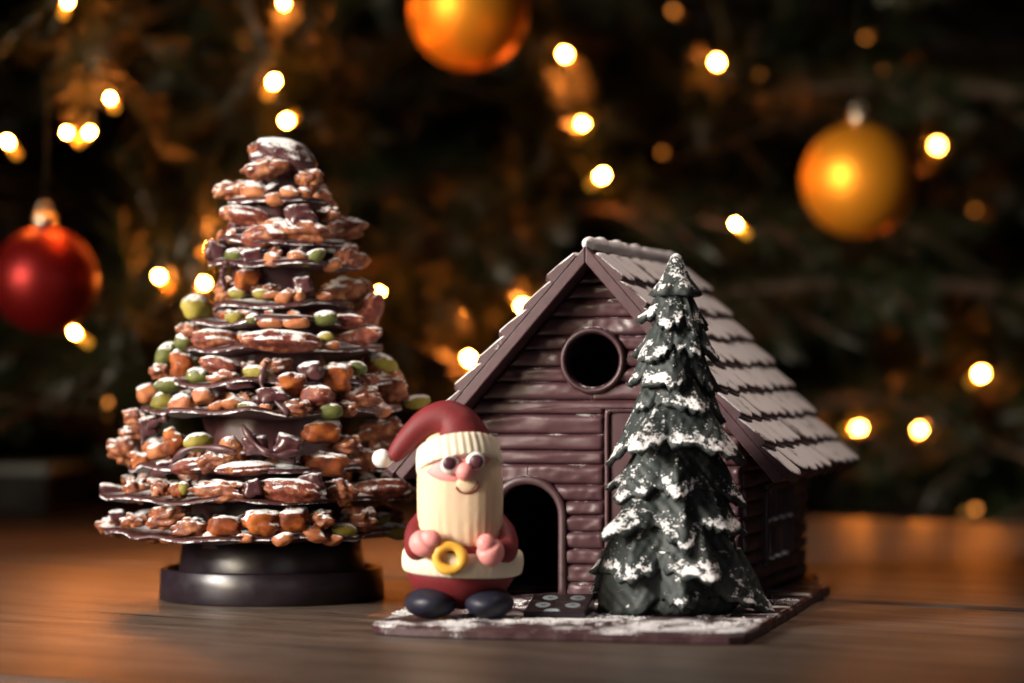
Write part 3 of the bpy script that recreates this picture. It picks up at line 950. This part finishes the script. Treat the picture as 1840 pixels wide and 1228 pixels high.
# ------------------------------------------------------------------ printed chocolate square on the slab
sq = tag(empty('chocolate_square', (1.45, 98.0, BT), R(-8)),
         'small dark chocolate square printed with pale blue ovals, beside the figurine', 'chocolate')
CW, CD, RA, RB = 2.15, 3.0, 0.22, 0.62
def sq_top(y):
    return RA + (RB - RA) * y / CD
v = [(-CW / 2, 0, 0.003), (CW / 2, 0, 0.003), (CW / 2, CD, 0.003), (-CW / 2, CD, 0.003), (-CW / 2, 0, RA), (CW / 2, 0, RA), (CW / 2, CD, RB), (-CW / 2, CD, RB)]
f = [(0, 3, 2, 1), (4, 5, 6, 7), (0, 1, 5, 4), (1, 2, 6, 5), (2, 3, 7, 6), (3, 0, 4, 7)]
bevel(put('chocolate_body', make_mesh('chocolate_body', v, f, False), M['glossy_choc'], sq), 0.04)
def flat_oval(cx_, cy_, rx_, ry_, lift, mat, name, n=28, rot=0.0):
    v = [(cx_, cy_, sq_top(cy_) + lift)]
    for i in range(n):
        t = 2 * math.pi * i / n
        x, y = rx_ * math.cos(t), ry_ * math.sin(t)
        x, y = x * math.cos(rot) - y * math.sin(rot), x * math.sin(rot) + y * math.cos(rot)
        y_ = max(cy_ + y, 0.06)
        v.append((cx_ + x, y_, sq_top(y_) + lift))
    f = [(0, 1 + i, 1 + (i + 1) % n) for i in range(n)]
    return put(name, make_mesh(name, v, f), mat, sq)
for (x, y) in ((-0.52, 1.05), (0.52, 1.05), (-0.42, 2.25), (0.56, 2.25), (-0.1, 0.08)):
    ov = flat_oval(x, y, 0.27, 0.40, 0.006, M['print_blue'], 'printed_oval', rot=0.1)
    if y > 0.5:
        for (dx, dy, rx_) in ((0.0, 0.06, 0.13), (0.03, -0.06, 0.10)):
            flat_oval(x + dx, y + dy, rx_, 0.035, 0.011, M['print_dark'], 'printed_stroke', 10, 0.15)
rp_ = random.Random(3)
for row in (0.52, 1.62, 2.78):
    for q in range(17):
        if rp_.random() < 0.25:
            continue
        flat_oval(-0.92 + q * 0.115, row + rp_.uniform(-0.05, 0.05) + q * 0.006, rp_.uniform(0.015, 0.035), 0.05, 0.006, M['print_gold'], 'printed_speck', 6, rp_.uniform(-0.5, 0.5))

# ------------------------------------------------------------------ marzipan figurine
FX, FY = -1.77, 98.5
FP = FY / FPX
fig = tag(empty('marzipan_figurine', (FX, FY, BT)),
          'marzipan figurine with drooping red hat, long cream beard and yellow buckle', 'figurine')
def q_(px, py, y=0.0):
    return Vector(((px - 828) * FP * (FY + y) / FY + (-92 * FP) * y / FY, y, CAMZ + (HOR - py) * FP * (FY + y) / FY - BT))
def fpart(name, vf, mat, loc=(0, 0, 0), rot=(0, 0, 0), parent=None):
    return put(name, make_mesh(name, *vf), M[mat], parent or fig, loc, rot)
# body
fpart('body', ellipsoid(1.90, 1.62, 1.40, 56, 34, lambda d: 1 + 0.02 * nz(d, 1.5, 3) + 0.05 * max(0, -d.z) * (1 - abs(d.x))), 'mz_red', (0.0, 0.0, 1.72))
# boots
for (px, py, rx, rz_, yaw) in ((774, 1089, 0.90, 0.54, 0.15), (879, 1085, 0.84, 0.52, -0.15)):
    P = q_(px, py, -1.0)
    fpart('boot', ellipsoid(rx, 1.15, rz_, 44, 26, lambda d: 1 + 0.04 * nz(d, 1.4, px)), 'mz_navy', (P.x, -0.75, rz_ + 0.012), (0, 0, yaw))
# belt
prof = []
for i in range(15):
    t = -math.pi / 2 + math.pi * i / 14
    prof.append((1.84 + 0.20 * math.cos(t) ** 0.6 if 0 < i < 14 else 1.78, 0.42 * math.sin(t)))
vf = lathe(prof, 150, lambda t, k: 1 + 0.008 * math.sin(t * 46) + 0.008 * mnoise.noise(Vector((math.cos(t) * 2, math.sin(t) * 2, 3))), 1.03, 0.90)
fpart('belt', vf, 'mz_band', (0.06, 0.08, q_(830, 1008).z), (R(3), R(2), 0))
# buckle
v, f = [], []
nr, ns = 48, 16
for i in range(nr):
    t = 2 * math.pi * i / nr
    for k in range(ns):
        a_ = 2 * math.pi * k / ns
        mnr = 0.17 * (1 + 0.10 * math.sin(t * 3 + 1))
        rr = 0.41 + mnr * math.cos(a_)
        v.append((rr * 1.08 * math.cos(t), -mnr * math.sin(a_) * 0.9, rr * math.sin(t)))
f = [(i * ns + k, i * ns + (k + 1) % ns, ((i + 1) % nr) * ns + (k + 1) % ns, ((i + 1) % nr) * ns + k) for i in range(nr) for k in range(ns)]
fpart('buckle', (v, f), 'mz_yellow', q_(808, 1003, -1.86), (R(-6), 0, R(-6)))
# arms and hands
for (ctrl, nm) in (([(765, 930, 0.1, .36), (750, 957, -0.35, .42), (749, 985, -0.9, .42), (758, 984, -1.35, .36)], 'l'),
                   ([(890, 935, 0.1, .36), (906, 962, -0.35, .42), (908, 990, -0.9, .42), (896, 990, -1.35, .36)], 'r')):
    rows = [(*q_(x, y, dd), rad_) for (x, y, dd, rad_) in ctrl]
    sp = smooth_path(rows, 20)
    fpart('arm', tube([r_[:3] for r_ in sp], [r_[3] for r_ in sp], 24), 'mz_red')
def mitten(bx, bz, amt, w=5.0):
    bd = Vector((bx, -0.35, bz)).normalized()
    def fn(d):
        c_ = max(0.0, d.dot(bd))
        return 1 + amt * math.exp(-((1 - c_) * w) ** 1.2) - 0.13 * math.exp(-((c_ - 0.62) * 7) ** 2)
    return fn
fpart('hand', ellipsoid(0.54, 0.42, 0.47, 56, 36, mitten(0.62, 0.62, 0.30)), 'mz_pink', q_(763, 977, -1.62), (0, R(8), R(-15)))
fpart('hand', ellipsoid(0.48, 0.42, 0.50, 56, 36, mitten(-0.38, 0.85, 0.38)), 'mz_pink', q_(881, 992, -1.62), (0, R(-6), R(10)))
# head with the beard
HR = [(998, 846, 6), (994, 843, 28), (987, 838, 47), (976, 832, 63), (958, 828, 72), (930, 827, 76), (900, 827, 77), (870, 827, 77), (845, 826, 75),
      (820, 825, 70), (800, 824, 62), (785, 823, 52), (775, 822, 30)]
rows = smooth_path([(q_(x, y).x, q_(x, y).z, r_ * FP) for (y, x, r_) in HR], 60)
n = 120
v = []
HD = 0.86
for k, (x, z, r_) in enumerate(rows):
    low = max(0.0, 1 - k / 26)
    for i in range(n):
        t = 2 * math.pi * i / n
        g = 1 + (0.007 + 0.05 * low) * (math.sin(t * 30) * 0.6 + mnoise.noise(Vector((math.cos(t) * 7, math.sin(t) * 7, k * 0.03)))) * (1.0 if k < 44 else 0.2)
        e = 0.87
        cx_, sy_ = math.cos(t), math.sin(t)
        cx_ = math.copysign(abs(cx_) ** e, cx_); sy_ = math.copysign(abs(sy_) ** e, sy_)
        dz = 0.10 * low * mnoise.noise(Vector((math.cos(t) * 5, math.sin(t) * 5, 2)))
        v.append((x + r_ * g * cx_, -0.32 + r_ * HD * g * sy_, z + dz))
f = grid_faces(n, len(rows), True)
f += [tuple(range(n - 1, -1, -1)), tuple((len(rows) - 1) * n + i for i in range(n))]
fpart('beard', (v, f), 'mz_cream')
def head_y(x, z):
    """front surface of the head"""
    best = min(rows, key=lambda r_: abs(r_[1] - z))
    k = min(abs(x - best[0]) / best[2], 0.999)
    return -0.32 - best[2] * HD * (1 - k ** (2 / 0.87)) ** (0.87 / 2)
# face: a pink lens between brim and beard
up_ = smooth_path([(764, 848), (790, 826), (828, 812), (860, 812), (881, 826)], 36)
lo_ = smooth_path([(764, 849), (782, 860), (806, 865), (845, 861), (881, 828)], 36)
v = []
mrow = 11
for i in range(36):
    for j in range(mrow):
        t = j / (mrow - 1)
        px = up_[i][0] * (1 - t) + lo_[i][0] * t
        py = up_[i][1] * (1 - t) + lo_[i][1] * t
        P = q_(px, py, -1.5)
        edge = min(1, min(t, 1 - t) * 5, i / 4, (35 - i) / 4)
        v.append((P.x, head_y(P.x, P.z) - 0.012 - 0.045 * edge ** 0.5, P.z))
nb_ = len(v)
v += [(x, y + 0.12, z) for (x, y, z) in v[:nb_]]
f = grid_faces(mrow, 36, False, 0, False) + grid_faces(mrow, 36, False, nb_, True)
face = fpart('face', (v, f), 'mz_pink')
for (px, py, r_, kx, ky, kr) in ((808.8, 836, 16.6, 807.4, 833.0, 12.6), (854.0, 828.7, 16.6, 856.4, 829.6, 13.0)):
    P = q_(px, py, -1.6)
    y0 = head_y(P.x, P.z) - 0.17
    eye = fpart('eye', ellipsoid(r_ * FP, 0.22, r_ * FP, 36, 22), 'mz_white', (P.x, y0, P.z), (0, 0, P.x * -0.25))
    K = q_(kx, ky, -1.6)
    put('pupil', make_mesh('pupil', *ellipsoid(kr * FP, 0.13, kr * FP, 36, 22)), M['mz_brown'], eye, (K.x - P.x, -0.135, K.z - P.z))
P = q_(835, 848, -1.75)
fpart('nose', ellipsoid(0.315, 0.32, 0.315, 40, 26, lambda d: 1 + 0.02 * nz(d, 1.5, 1)), 'mz_pink', (P.x, head_y(P.x, P.z) - 0.16, P.z))
P = q_(838, 868, -1.6)
fpart('mouth_mound', ellipsoid(0.36, 0.10, 0.32, 36, 22), 'mz_cream', (P.x, head_y(P.x, P.z) + 0.02, P.z))
sm = []
for (px, py) in smooth_path([(819, 876), (826, 884), (837, 887), (848, 884), (856, 876), (859, 866)], 30):
    P = q_(px, py, -1.65)
    dm = 1 - ((P.x - q_(838, 868, -1.6).x) / 0.36) ** 2 - ((P.z - q_(838, 868, -1.6).z) / 0.32) ** 2
    sm.append((P.x, min(head_y(P.x, P.z) - 0.008, head_y(q_(838, 868, -1.6).x, q_(838, 868, -1.6).z) + 0.02 - 0.10 * math.sqrt(max(dm, 0)) - 0.012), P.z))
fpart('smile', tube(sm, [0.034] * 30, 8), 'mz_smile')
# brim of the hat
prof = []
for i in range(17):
    t = -math.pi / 2 + math.pi * i / 16
    lean = -0.12 * (i / 16)
    prof.append((1.43 + lean + 0.10 * max(math.cos(t), 0) ** 0.55, 0.43 * math.sin(t)))
def brim_mod(t, k):
    return 1 + 0.013 * math.sin(t * 34 + 0.8 * math.sin(t * 5)) * (1 if 1 < k < 16 else 0.3) + 0.01 * mnoise.noise(Vector((math.cos(t) * 3, math.sin(t) * 3, k * 0.2)))
fpart('hat_brim', lathe(prof, 200, brim_mod, 1.0, 0.96), 'mz_band', (q_(824, 822).x, -0.28, q_(824, 822).z), (R(-22), R(-8), 0))
# hat
ctrl = [(825, 818, 62), (825, 800, 59), (820, 780, 53), (812, 764, 45), (797, 754, 35), (772, 758, 28), (748, 775, 23.5), (727, 797, 20), (712, 815, 16), (703, 824, 11)]
rows_h = smooth_path([(*q_(x, y, -0.25), r_ * FP) for (x, y, r_) in ctrl], 60)
vf = tube([r_[:3] for r_ in rows_h], [r_[3] for r_ in rows_h], 48, True, 0.92)
fpart('hat', vf, 'mz_red')
fpart('pompom', ellipsoid(0.335, 0.31, 0.33, 32, 20, lambda d: 1 + 0.05 * nz(d, 1.6, 6)), 'mz_white', q_(686, 824, -0.25))

# ------------------------------------------------------------------ small moulded fir on the slab
GX, GY = 5.80, 100.6
GP = GY / FPX
fir = tag(empty('chocolate_fir', (GX, GY, BT)), 'small dark green moulded chocolate fir dusted with sugar before the house', 'chocolate fir')
def gz(py):
    return CAMZ + (HOR - py) * GP - BT
def fir_tier(name, ytop, ybot, r0, hwl, hwr, lobes, phase, seed, droop=0.0):
    n, m = 132, 13
    rr = random.Random(seed)
    amp = [rr.uniform(0.62, 1.12) for _ in range(lobes)]
    drop = [rr.uniform(-0.2, 0.22) for _ in range(lobes)]
    z0, z1 = gz(ytop), gz(ybot)
    H = z0 - z1
    outer, inner, tips = [], [], []
    for j in range(m):
        t = j / (m - 1)
        for i in range(n):
            th = 2 * math.pi * i / n
            x = (lobes * (th / (2 * math.pi) + 0.035 * math.sin(2 * th + seed) + 0.02 * math.sin(5 * th + 2 * seed)) + phase) % lobes
            li = int(x) % lobes
            c_ = 1 - abs(2 * (x - int(x)) - 1)
            cs = c_ ** 0.75
            side = 0.5 + 0.5 * math.cos(th)
            Rm = (hwl * (1 - side) + hwr * side) * GP
            Rl = Rm * (0.66 + 0.44 * cs * amp[li])
            r = r0 * GP + (Rl - r0 * GP) * (0.62 * t + 0.38 * t ** 2.2)
            ridge = 0.09 * Rm * (c_ ** 3) * math.sin(math.pi * min(t * 1.1, 1))
            r += ridge
            z = z0 - H * ((0.60 + 0.40 * cs + drop[li] * cs) * t ** 1.05)
            z += (0.10 + 0.10 * math.sin(li * 2.3 + seed)) * H * cs * max(0, t - 0.65) / 0.35 * (1 - droop)      # tips turn up a little
            teeth = abs(((x * 5.0 + 0.3 * math.sin(x * 3 + seed)) % 1.0) * 2 - 1)
            r += (0.16 * teeth - 0.08) * t ** 4
            z -= 0.26 * teeth * t ** 4
            k = 1 + 0.04 * mnoise.noise(Vector((math.cos(th) * 3 + seed, math.sin(th) * 3, t * 2))) + 0.022 * mnoise.noise(Vector((math.cos(th) * 9, math.sin(th) * 9, t * 7 + seed)))
            outer.append((r * k * math.cos(th), r * k * math.sin(th), z))
            rin = max(r * k - 0.20, 0.05)
            inner.append((rin * math.cos(th), rin * math.sin(th), z - 0.10 * (1 if t > 0.2 else 0)))
            tips.append(min(1.0, (t ** 3.0) * (0.45 + 0.65 * cs)))
    nv = n * m
    v = outer + inner
    f = grid_faces(n, m, True, 0, True) + grid_faces(n, m, True, nv, False)
    e = n * (m - 1)
    for i in range(n):
        j2 = (i + 1) % n
        f.append((e + i, nv + e + i, nv + e + j2, e + j2))
        f.append((i, j2, nv + j2, nv + i))
    me = make_mesh(name, v, f)
    at_ = me.attributes.new('tip', 'FLOAT', 'POINT')
    at_.data.foreach_set('value', tips + [0.0] * nv)
    return put(name, me, M['fir'], fir)
for k_, (yt, yb, r0, hl, hr, lb, ph) in enumerate([
        (985, 1102, 116, 158, 160, 7, 0.35), (930, 1058, 96, 170, 162, 6, 0.85), (868, 968, 78, 162, 140, 6, 0.0), (800, 905, 64, 142, 112, 5, 0.62),
        (722, 824, 56, 132, 140, 5, 0.15), (668, 750, 48, 92, 88, 5, 0.5), (612, 702, 42, 90, 82, 5, 0.0),
        (566, 644, 34, 80, 76, 5, 0.45), (508, 594, 20, 72, 68, 5, 0.1)]):
    fir_tier('branch_tier', yt, yb, r0, hl, hr, lb, ph, 20 + k_)
tipv = [(0.06, gz(456)), (0.22, gz(462)), (0.34, gz(480)), (0.50, gz(500)), (0.72, gz(518)), (0.88, gz(530)), (0.72, gz(534)), (0.3, gz(530))]
tipv = list(reversed(tipv))
v, f = lathe(tipv, 60, lambda t, k: 1 + 0.14 * math.sin(5 * t + k * 0.2) * (k < 4) + 0.10 * mnoise.noise(Vector((math.cos(t) * 2, math.sin(t) * 2, k * 0.6))))
me = make_mesh('treetop', v, f)
at_ = me.attributes.new('tip', 'FLOAT', 'POINT')
at_.data.foreach_set('value', [0.5] * len(v))
put('treetop', me, M['fir'], fir)
v, f = lathe([(1.9, 0.003), (2.2, 0.25), (2.1, 1.2), (1.5, 5.0), (0.8, 9.0), (0.15, gz(500))], 48, lambda t, k: 1 + 0.06 * math.sin(7 * t))
me = make_mesh('trunk', v, f)
put('trunk', me, M['fir'], fir)

# ------------------------------------------------------------------ the decorated fir behind the table
def needle_material():
    k = NT('fir_needles')
    pos = k.n('ShaderNodeNewGeometry').outputs['Position']
    col = k.ramp(k.noise(pos, 30, 3), [(0.3, (0.004, 0.009, 0.003)), (0.7, (0.016, 0.025, 0.007))])
    k.l(col, k.b.inputs['Base Color'])
    k.b.inputs['Roughness'].default_value = 0.42
    return k.m
M['needle'] = needle_material()
M['bark'] = coated('fir_bark', [(0.3, (0.035, 0.022, 0.014)), (0.7, (0.075, 0.048, 0.030))], rough=0.8, var_scale=60, bump=0.2, bump_scale=60)
xmas = tag(empty('christmas_tree', (-8, 285, -62)), 'dark green fir tree hung with baubles and fairy lights behind the table', 'fir tree')
AX = Vector((-8, 285, -62))

def needle_quad(v, f, p, d, l, wdt, up):
    side = d.cross(up)
    if side.length < 1e-4:
        side = d.cross(Vector((1, 0, 0)))
    side = side.normalized() * wdt
    o = len(v)
    v += [tuple(p - side), tuple(p + side), tuple(p + d * l * 0.6 + side * 0.8), tuple(p + d * l), tuple(p + d * l * 0.6 - side * 0.8)]
    f.append((o, o + 1, o + 2, o + 3, o + 4))

def bough_mesh(seed, length=100.0):
    """a limb along +x with side twigs and needles on its outer part"""
    rr = random.Random(seed)
    wv, wf, v, f = [], [], [], []
    def limb(p0, d0, ln, r0, sag, nseg=9):
        pts, d, p = [], d0.copy(), p0.copy()
        for i in range(nseg + 1):
            pts.append(p.copy())
            d = (d + Vector((rr.uniform(-.05, .05), rr.uniform(-.05, .05), sag + rr.uniform(-.03, .03)))).normalized()
            p = p + d * (ln / nseg)
        rad = [r0 * (1 - 0.85 * i / nseg) + 0.06 for i in range(nseg + 1)]
        pv, pf = tube(pts, rad, 6)
        o = len(wv); wv.extend(pv); wf.extend([tuple(q + o for q in t) for t in pf])
        return pts
    def needles(pts, start, dens, ln):
        tot = 0
        for i in range(len(pts) - 1):
            if i / len(pts) < start:
                continue
            a0, a1 = pts[i], pts[i + 1]
            t = (a1 - a0).normalized()
            cnt = max(1, int((a1 - a0).length * dens))
            for _ in range(cnt):
                ang = rr.uniform(0, 2 * math.pi)
                n1 = t.cross(Vector((0, 0, 1)))
                n1 = n1.normalized() if n1.length > 1e-3 else Vector((1, 0, 0))
                n2 = t.cross(n1)
                d = (t * rr.uniform(0.35, 0.9) + n1 * math.cos(ang) + n2 * math.sin(ang)).normalized()
                needle_quad(v, f, a0.lerp(a1, rr.random()), d, ln * rr.uniform(0.7, 1.2), 0.075, t)
    main = limb(Vector((0, 0, 0)), Vector((1, 0, 0.10)).normalized(), length, 1.5, -0.02, 12)
    needles(main, 0.45, 5, 2.4)
    for i in range(4, 13):
        base = main[i]
        fr = i / 12
        for sgn in (-1, 1):
            ln = (1 - fr) * 42 + 12
            d = Vector((0.75, sgn * rr.uniform(0.5, 0.9), rr.uniform(-0.15, 0.1))).normalized()
            tw = limb(base, d, ln * rr.uniform(0.7, 1.1), 0.5, -0.03, 7)
            needles(tw, 0.15, 7, 2.4)
            for j in range(2, 8, 1):
                d2 = (tw[min(j, 7)] - tw[j - 1]).normalized()
                sd = d2.cross(Vector((0, 0, 1))).normalized() * (1 if j % 2 else -1)
                sub = limb(tw[min(j, 7)], (d2 + sd * 0.9 + Vector((0, 0, rr.uniform(-.2, .1)))).normalized(), rr.uniform(6, 12), 0.22, -0.03, 4)
                needles(sub, 0.0, 8, 2.2)
    o = len(wv)
    nw = len(wf)
    av = wv + v
    af = wf + [tuple(q + o for q in t) for t in f]
    me = make_mesh('branch', av, af, False)
    me.materials.append(M['bark'])
    me.materials.append(M['needle'])
    idx = [0] * nw + [1] * (len(af) - nw)
    me.polygons.foreach_set('material_index', idx)
    return me
BOUGHS = [bough_mesh(s_) for s_ in (1, 2, 3, 4)]
v, f = tube([(0, 0, 0), (0, 0, 60), (1, 0, 130), (0, 0, 230)], [7, 6, 4, 1], 14)
put('trunk', make_mesh('trunk', v, f), M['bark'], xmas)
rb = random.Random(21)
heights = [(-14, 0.55), (2, 0.74), (12, 0.98), (20, 1.02), (28, 1.0), (36, 1.0), (44, 0.98), (54, 0.95), (66, 0.85)]
for hi, (zz, ls) in enumerate(heights):
    nb_ = 7
    for q in range(nb_):
        az = R(-90) + R(-62 + 124 * (q + 0.5) / nb_ + rb.uniform(-8, 8) + (8 if hi % 2 else -8))
        # the side towards the box stands nearer to the camera
        l_ = ls * rb.uniform(0.86, 1.06) * (1.16 if math.cos(az) < -0.2 else 1.0)
        if zz < 8:
            l_ = min(l_, 0.62)
        put('branch', BOUGHS[rb.randrange(4)], None, xmas, (0, 0, zz + 62 + rb.uniform(-3, 3)),
            (0, R(rb.uniform(-3, 7)), az), (l_, l_, l_))

# fairy lights
M['bulb'] = plain('lit_bulb', (1, 0.8, 0.5), 0.4, emit=(1.0, 0.25, 0.030), strength=850.0)
M['bulb_dim'] = plain('lit_amber_bulb', (1, 0.6, 0.3), 0.4, emit=(1.0, 0.30, 0.035), strength=2.6)
M['socket'] = plain('lit_amber_holder', (0.6, 0.3, 0.05), 0.4, emit=(1.0, 0.42, 0.03), strength=0.7)
M['socket_off'] = plain('amber_holder', (0.5, 0.25, 0.05), 0.4)
bv, bf = ellipsoid(0.18, 0.18, 0.24, 16, 10)
BULB = make_mesh('bulb', bv, bf); BULB.materials.append(M['bulb'])
BULBD = make_mesh('bulb', bv, bf); BULBD.materials.append(M['bulb_dim'])
sv, sf = lathe([(0.16, -1.1), (0.23, -1.05), (0.25, -0.4), (0.17, -0.26)], 14)
SOCK = make_mesh('socket', sv, sf); SOCK.materials.append(M['socket'])
SOCKD = make_mesh('socket', sv, sf); SOCKD.materials.append(M['socket_off'])
LIGHTS = [(122, 3, 150), (198, 177, 146), (120, 238, 150), (161, 238, 150), (14, 255, 152), (512, 5, 172), (492, 147, 166), (515, 217, 168),
          (286, 497, 160), (298, 507, 164), (366, 510, 162), (379, 447, 164), (134, 598, 150), (680, 528, 172), (845, 553, 182), (843, 645, 178),
          (940, 550, 178), (1015, 98, 186), (1047, 221, 178), (1082, 316, 182), (1288, 112, 190), (1685, 262, 214), (1322, 403, 148),
          (1763, 672, 196), (1543, 770, 190), (1651, 773, 192)]
DIM = [(1753, 915, 196), (1345, 592, 200), (1302, 143, 196), (1365, 135, 200), (1387, 147, 200), (1210, 20, 205), (1555, 68, 205), (1590, 130, 205), (1430, 342, 210),
       (1190, 275, 195), (850, 435, 190), (868, 583, 190), (738, 612, 184), (195, 725, 168), (440, 75, 180), (512, 70, 180), (1753, 380, 215),
       (812, 610, 190), (780, 640, 190), (1740, 725, 205), (1500, 100, 215), (850, 520, 192), (1720, 640, 205), (1390, 370, 205)]
def fairy(px, py, Y, dim):
    P = at(px, py, Y)
    o = empty('fairy_light', P)
    o.rotation_euler = Vector((rb.uniform(-1, 1), rb.uniform(0.15, 0.8), rb.uniform(-1, 0.4))).to_track_quat('-Z', 'Y').to_euler()
    put('bulb', BULBD if dim else BULB, None, o)
    put('socket', SOCKD if dim else SOCK, None, o)
    if dim:
        tag(o, 'dim amber fairy light glowing deep among the fir branches', 'fairy light', 'dim amber fairy lights in the fir')
    else:
        tag(o, 'bright warm white fairy light among the dark fir branches', 'fairy light', 'bright fairy lights in the fir')
    return P
def twig_mesh(seed):
    rr = random.Random(seed)
    v, f = [], []
    for q in range(5):
        d = Vector((rr.uniform(-1, 1), rr.uniform(-1, 1), rr.uniform(-0.7, 0.5))).normalized()
        p_, pts = Vector((0, 0, 0)) - d * 3, []
        for i in range(7):
            pts.append(p_.copy())
            d = (d + Vector((rr.uniform(-.15, .15), rr.uniform(-.15, .15), -0.05))).normalized()
            p_ = p_ + d * 1.9
        pv, pf = tube(pts, [0.16 - 0.015 * i for i in range(7)], 5)
        o = len(v); v.extend(pv); f.extend([tuple(t + o for t in g) for g in pf])
        for i in range(6):
            t = (pts[i + 1] - pts[i]).normalized()
            n1 = t.orthogonal().normalized(); n2 = t.cross(n1)
            for _ in range(22):
                a_ = rr.uniform(0, 6.28)
                d_n = (t * rr.uniform(0.3, 0.9) + n1 * math.cos(a_) + n2 * math.sin(a_)).normalized()
                needle_quad(v, f, pts[i].lerp(pts[i + 1], rr.random()), d_n, 2.2 * rr.uniform(0.7, 1.2), 0.07, t)
    me = make_mesh('twig', v, f, False)
    me.materials.append(M['needle'])
    return me
TWIGS = [twig_mesh(40 + k) for k in range(5)]
for (x, y, Y) in [q for q in LIGHTS + LIGHTS + DIM if not (q[0] > 1000 and q[2] < 160)]:
    P = at(x, y, Y) + Vector((rb.uniform(-3, 3), rb.uniform(2.5, 7), rb.uniform(-4, 3)))
    if any((P - at(*b_)).length < 13 for b_ in ((842, 20, 160), (1543, 325, 166), (80, 505, 150))):
        continue
    put('twig', TWIGS[rb.randrange(5)], None, xmas, P - AX, (rb.uniform(0, 6), rb.uniform(0, 6), rb.uniform(0, 6)))
pts_l = [fairy(x, y, Y, False) for (x, y, Y) in LIGHTS]
for (x, y, Y) in DIM:
    fairy(x, y, Y, True)

# baubles
def bauble(px, py, Y, rad, col, rough, label, group):
    P = at(px, py, Y)
    k = NT('bauble_' + label.split()[1])
    k.b.inputs['Base Color'].default_value = (*col, 1)
    k.b.inputs['Metallic'].default_value = 0.7
    k.b.inputs['Roughness'].default_value = rough
    o = tag(empty('bauble', P), label, 'bauble', group)
    put('ball', make_mesh('ball', *ellipsoid(rad, rad, rad, 64, 40)), k.m, o)
    prof = [(0.62, rad - 0.12), (0.62, rad + 0.55), (0.5, rad + 0.68), (0.1, rad + 0.70)]
    put('cap', make_mesh('cap', *lathe(prof, 36, lambda t, q: 1 + 0.04 * math.sin(t * 18))), M['capmetal'], o)
    ring = [(0.32 * math.cos(t * 0.3), 0, rad + 0.95 + 0.32 * math.sin(t * 0.3)) for t in range(22)]
    put('loop', make_mesh('loop', *tube(ring, 0.05, 8)), M['capmetal'], o)
    put('thread', make_mesh('thread', *tube([(0, 0, rad + 1.2), (0.1, 0.1, rad + 4), (0, 0.6, rad + 8)], 0.03, 6)), M['thread'], o)
M['thread'] = plain('dark_thread', (0.01, 0.014, 0.008), 0.9)
M['capmetal'] = plain('pale_metal', (0.62, 0.56, 0.46), 0.3, 1.0)
bauble(842, 20, 167, 3.48, (0.94, 0.36, 0.022), 0.46, 'matte gold bauble hanging from the fir branches', 'gold baubles')
bauble(1543, 325, 174, 3.50, (0.94, 0.36, 0.022), 0.46, 'matte gold bauble hanging from the fir branches', 'gold baubles')
bauble(80, 505, 148, 2.80, (0.20, 0.006, 0.006), 0.42, 'satin red bauble hanging from the fir branches', None)

# low box on the table, under the red bauble
gb = tag(empty('low_box', (-37.5, 188, 0), R(-6)), 'low black box with a pale lid standing on the table', 'box')
v, f = box(-8, 8, -4, 6, 0.004, 2.5)
bevel(put('box_body', make_mesh('box_body', v, f, False), plain('black_card', (0.012, 0.012, 0.014), 0.6), gb), 0.12)
v, f = box(-8.2, 8.2, -4.2, 6.2, 2.502, 3.0)
bevel(put('box_lid', make_mesh('box_lid', v, f, False), plain('pale_card', (0.42, 0.50, 0.50), 0.6), gb), 0.15)

# a sprig of fir lying close to the camera, its tip turned up
spr = tag(empty('fir_sprig', (0.4, 43, 0)), 'small green fir sprig with upturned tip lying on the front of the table', 'fir sprig')
rs = random.Random(77)
pth = smooth_path([(-2.6, -3, 0.12), (-1.2, -1.5, 0.3), (0.0, -0.4, 1.2), (0.7, 0.2, 2.5), (1.0, 0.5, 3.5)], 30)
put('stem', make_mesh('stem', *tube(pth, [0.13 - 0.003 * i for i in range(30)], 8)), M['bark'], spr)
v, f = [], []
for i in range(29):
    t = Vector(pth[i + 1] - pth[i]).normalized()
    n1 = t.orthogonal().normalized(); n2 = t.cross(n1)
    for _ in range(12):
        a_ = rs.uniform(0, 6.28)
        d_n = (t * rs.uniform(0.4, 1.0) + n1 * math.cos(a_) + n2 * math.sin(a_)).normalized()
        p0_ = Vector(pth[i])
        ln_ = 0.9 * rs.uniform(0.7, 1.2)
        if p0_.z + d_n.z * ln_ < 0.03:
            continue
        needle_quad(v, f, p0_, d_n, ln_, 0.05, t)
nd = plain('fresh_needles', (0.07, 0.13, 0.03), 0.5)
tag(put('needles', make_mesh('needles', v, f, False), nd, spr), kind='stuff')
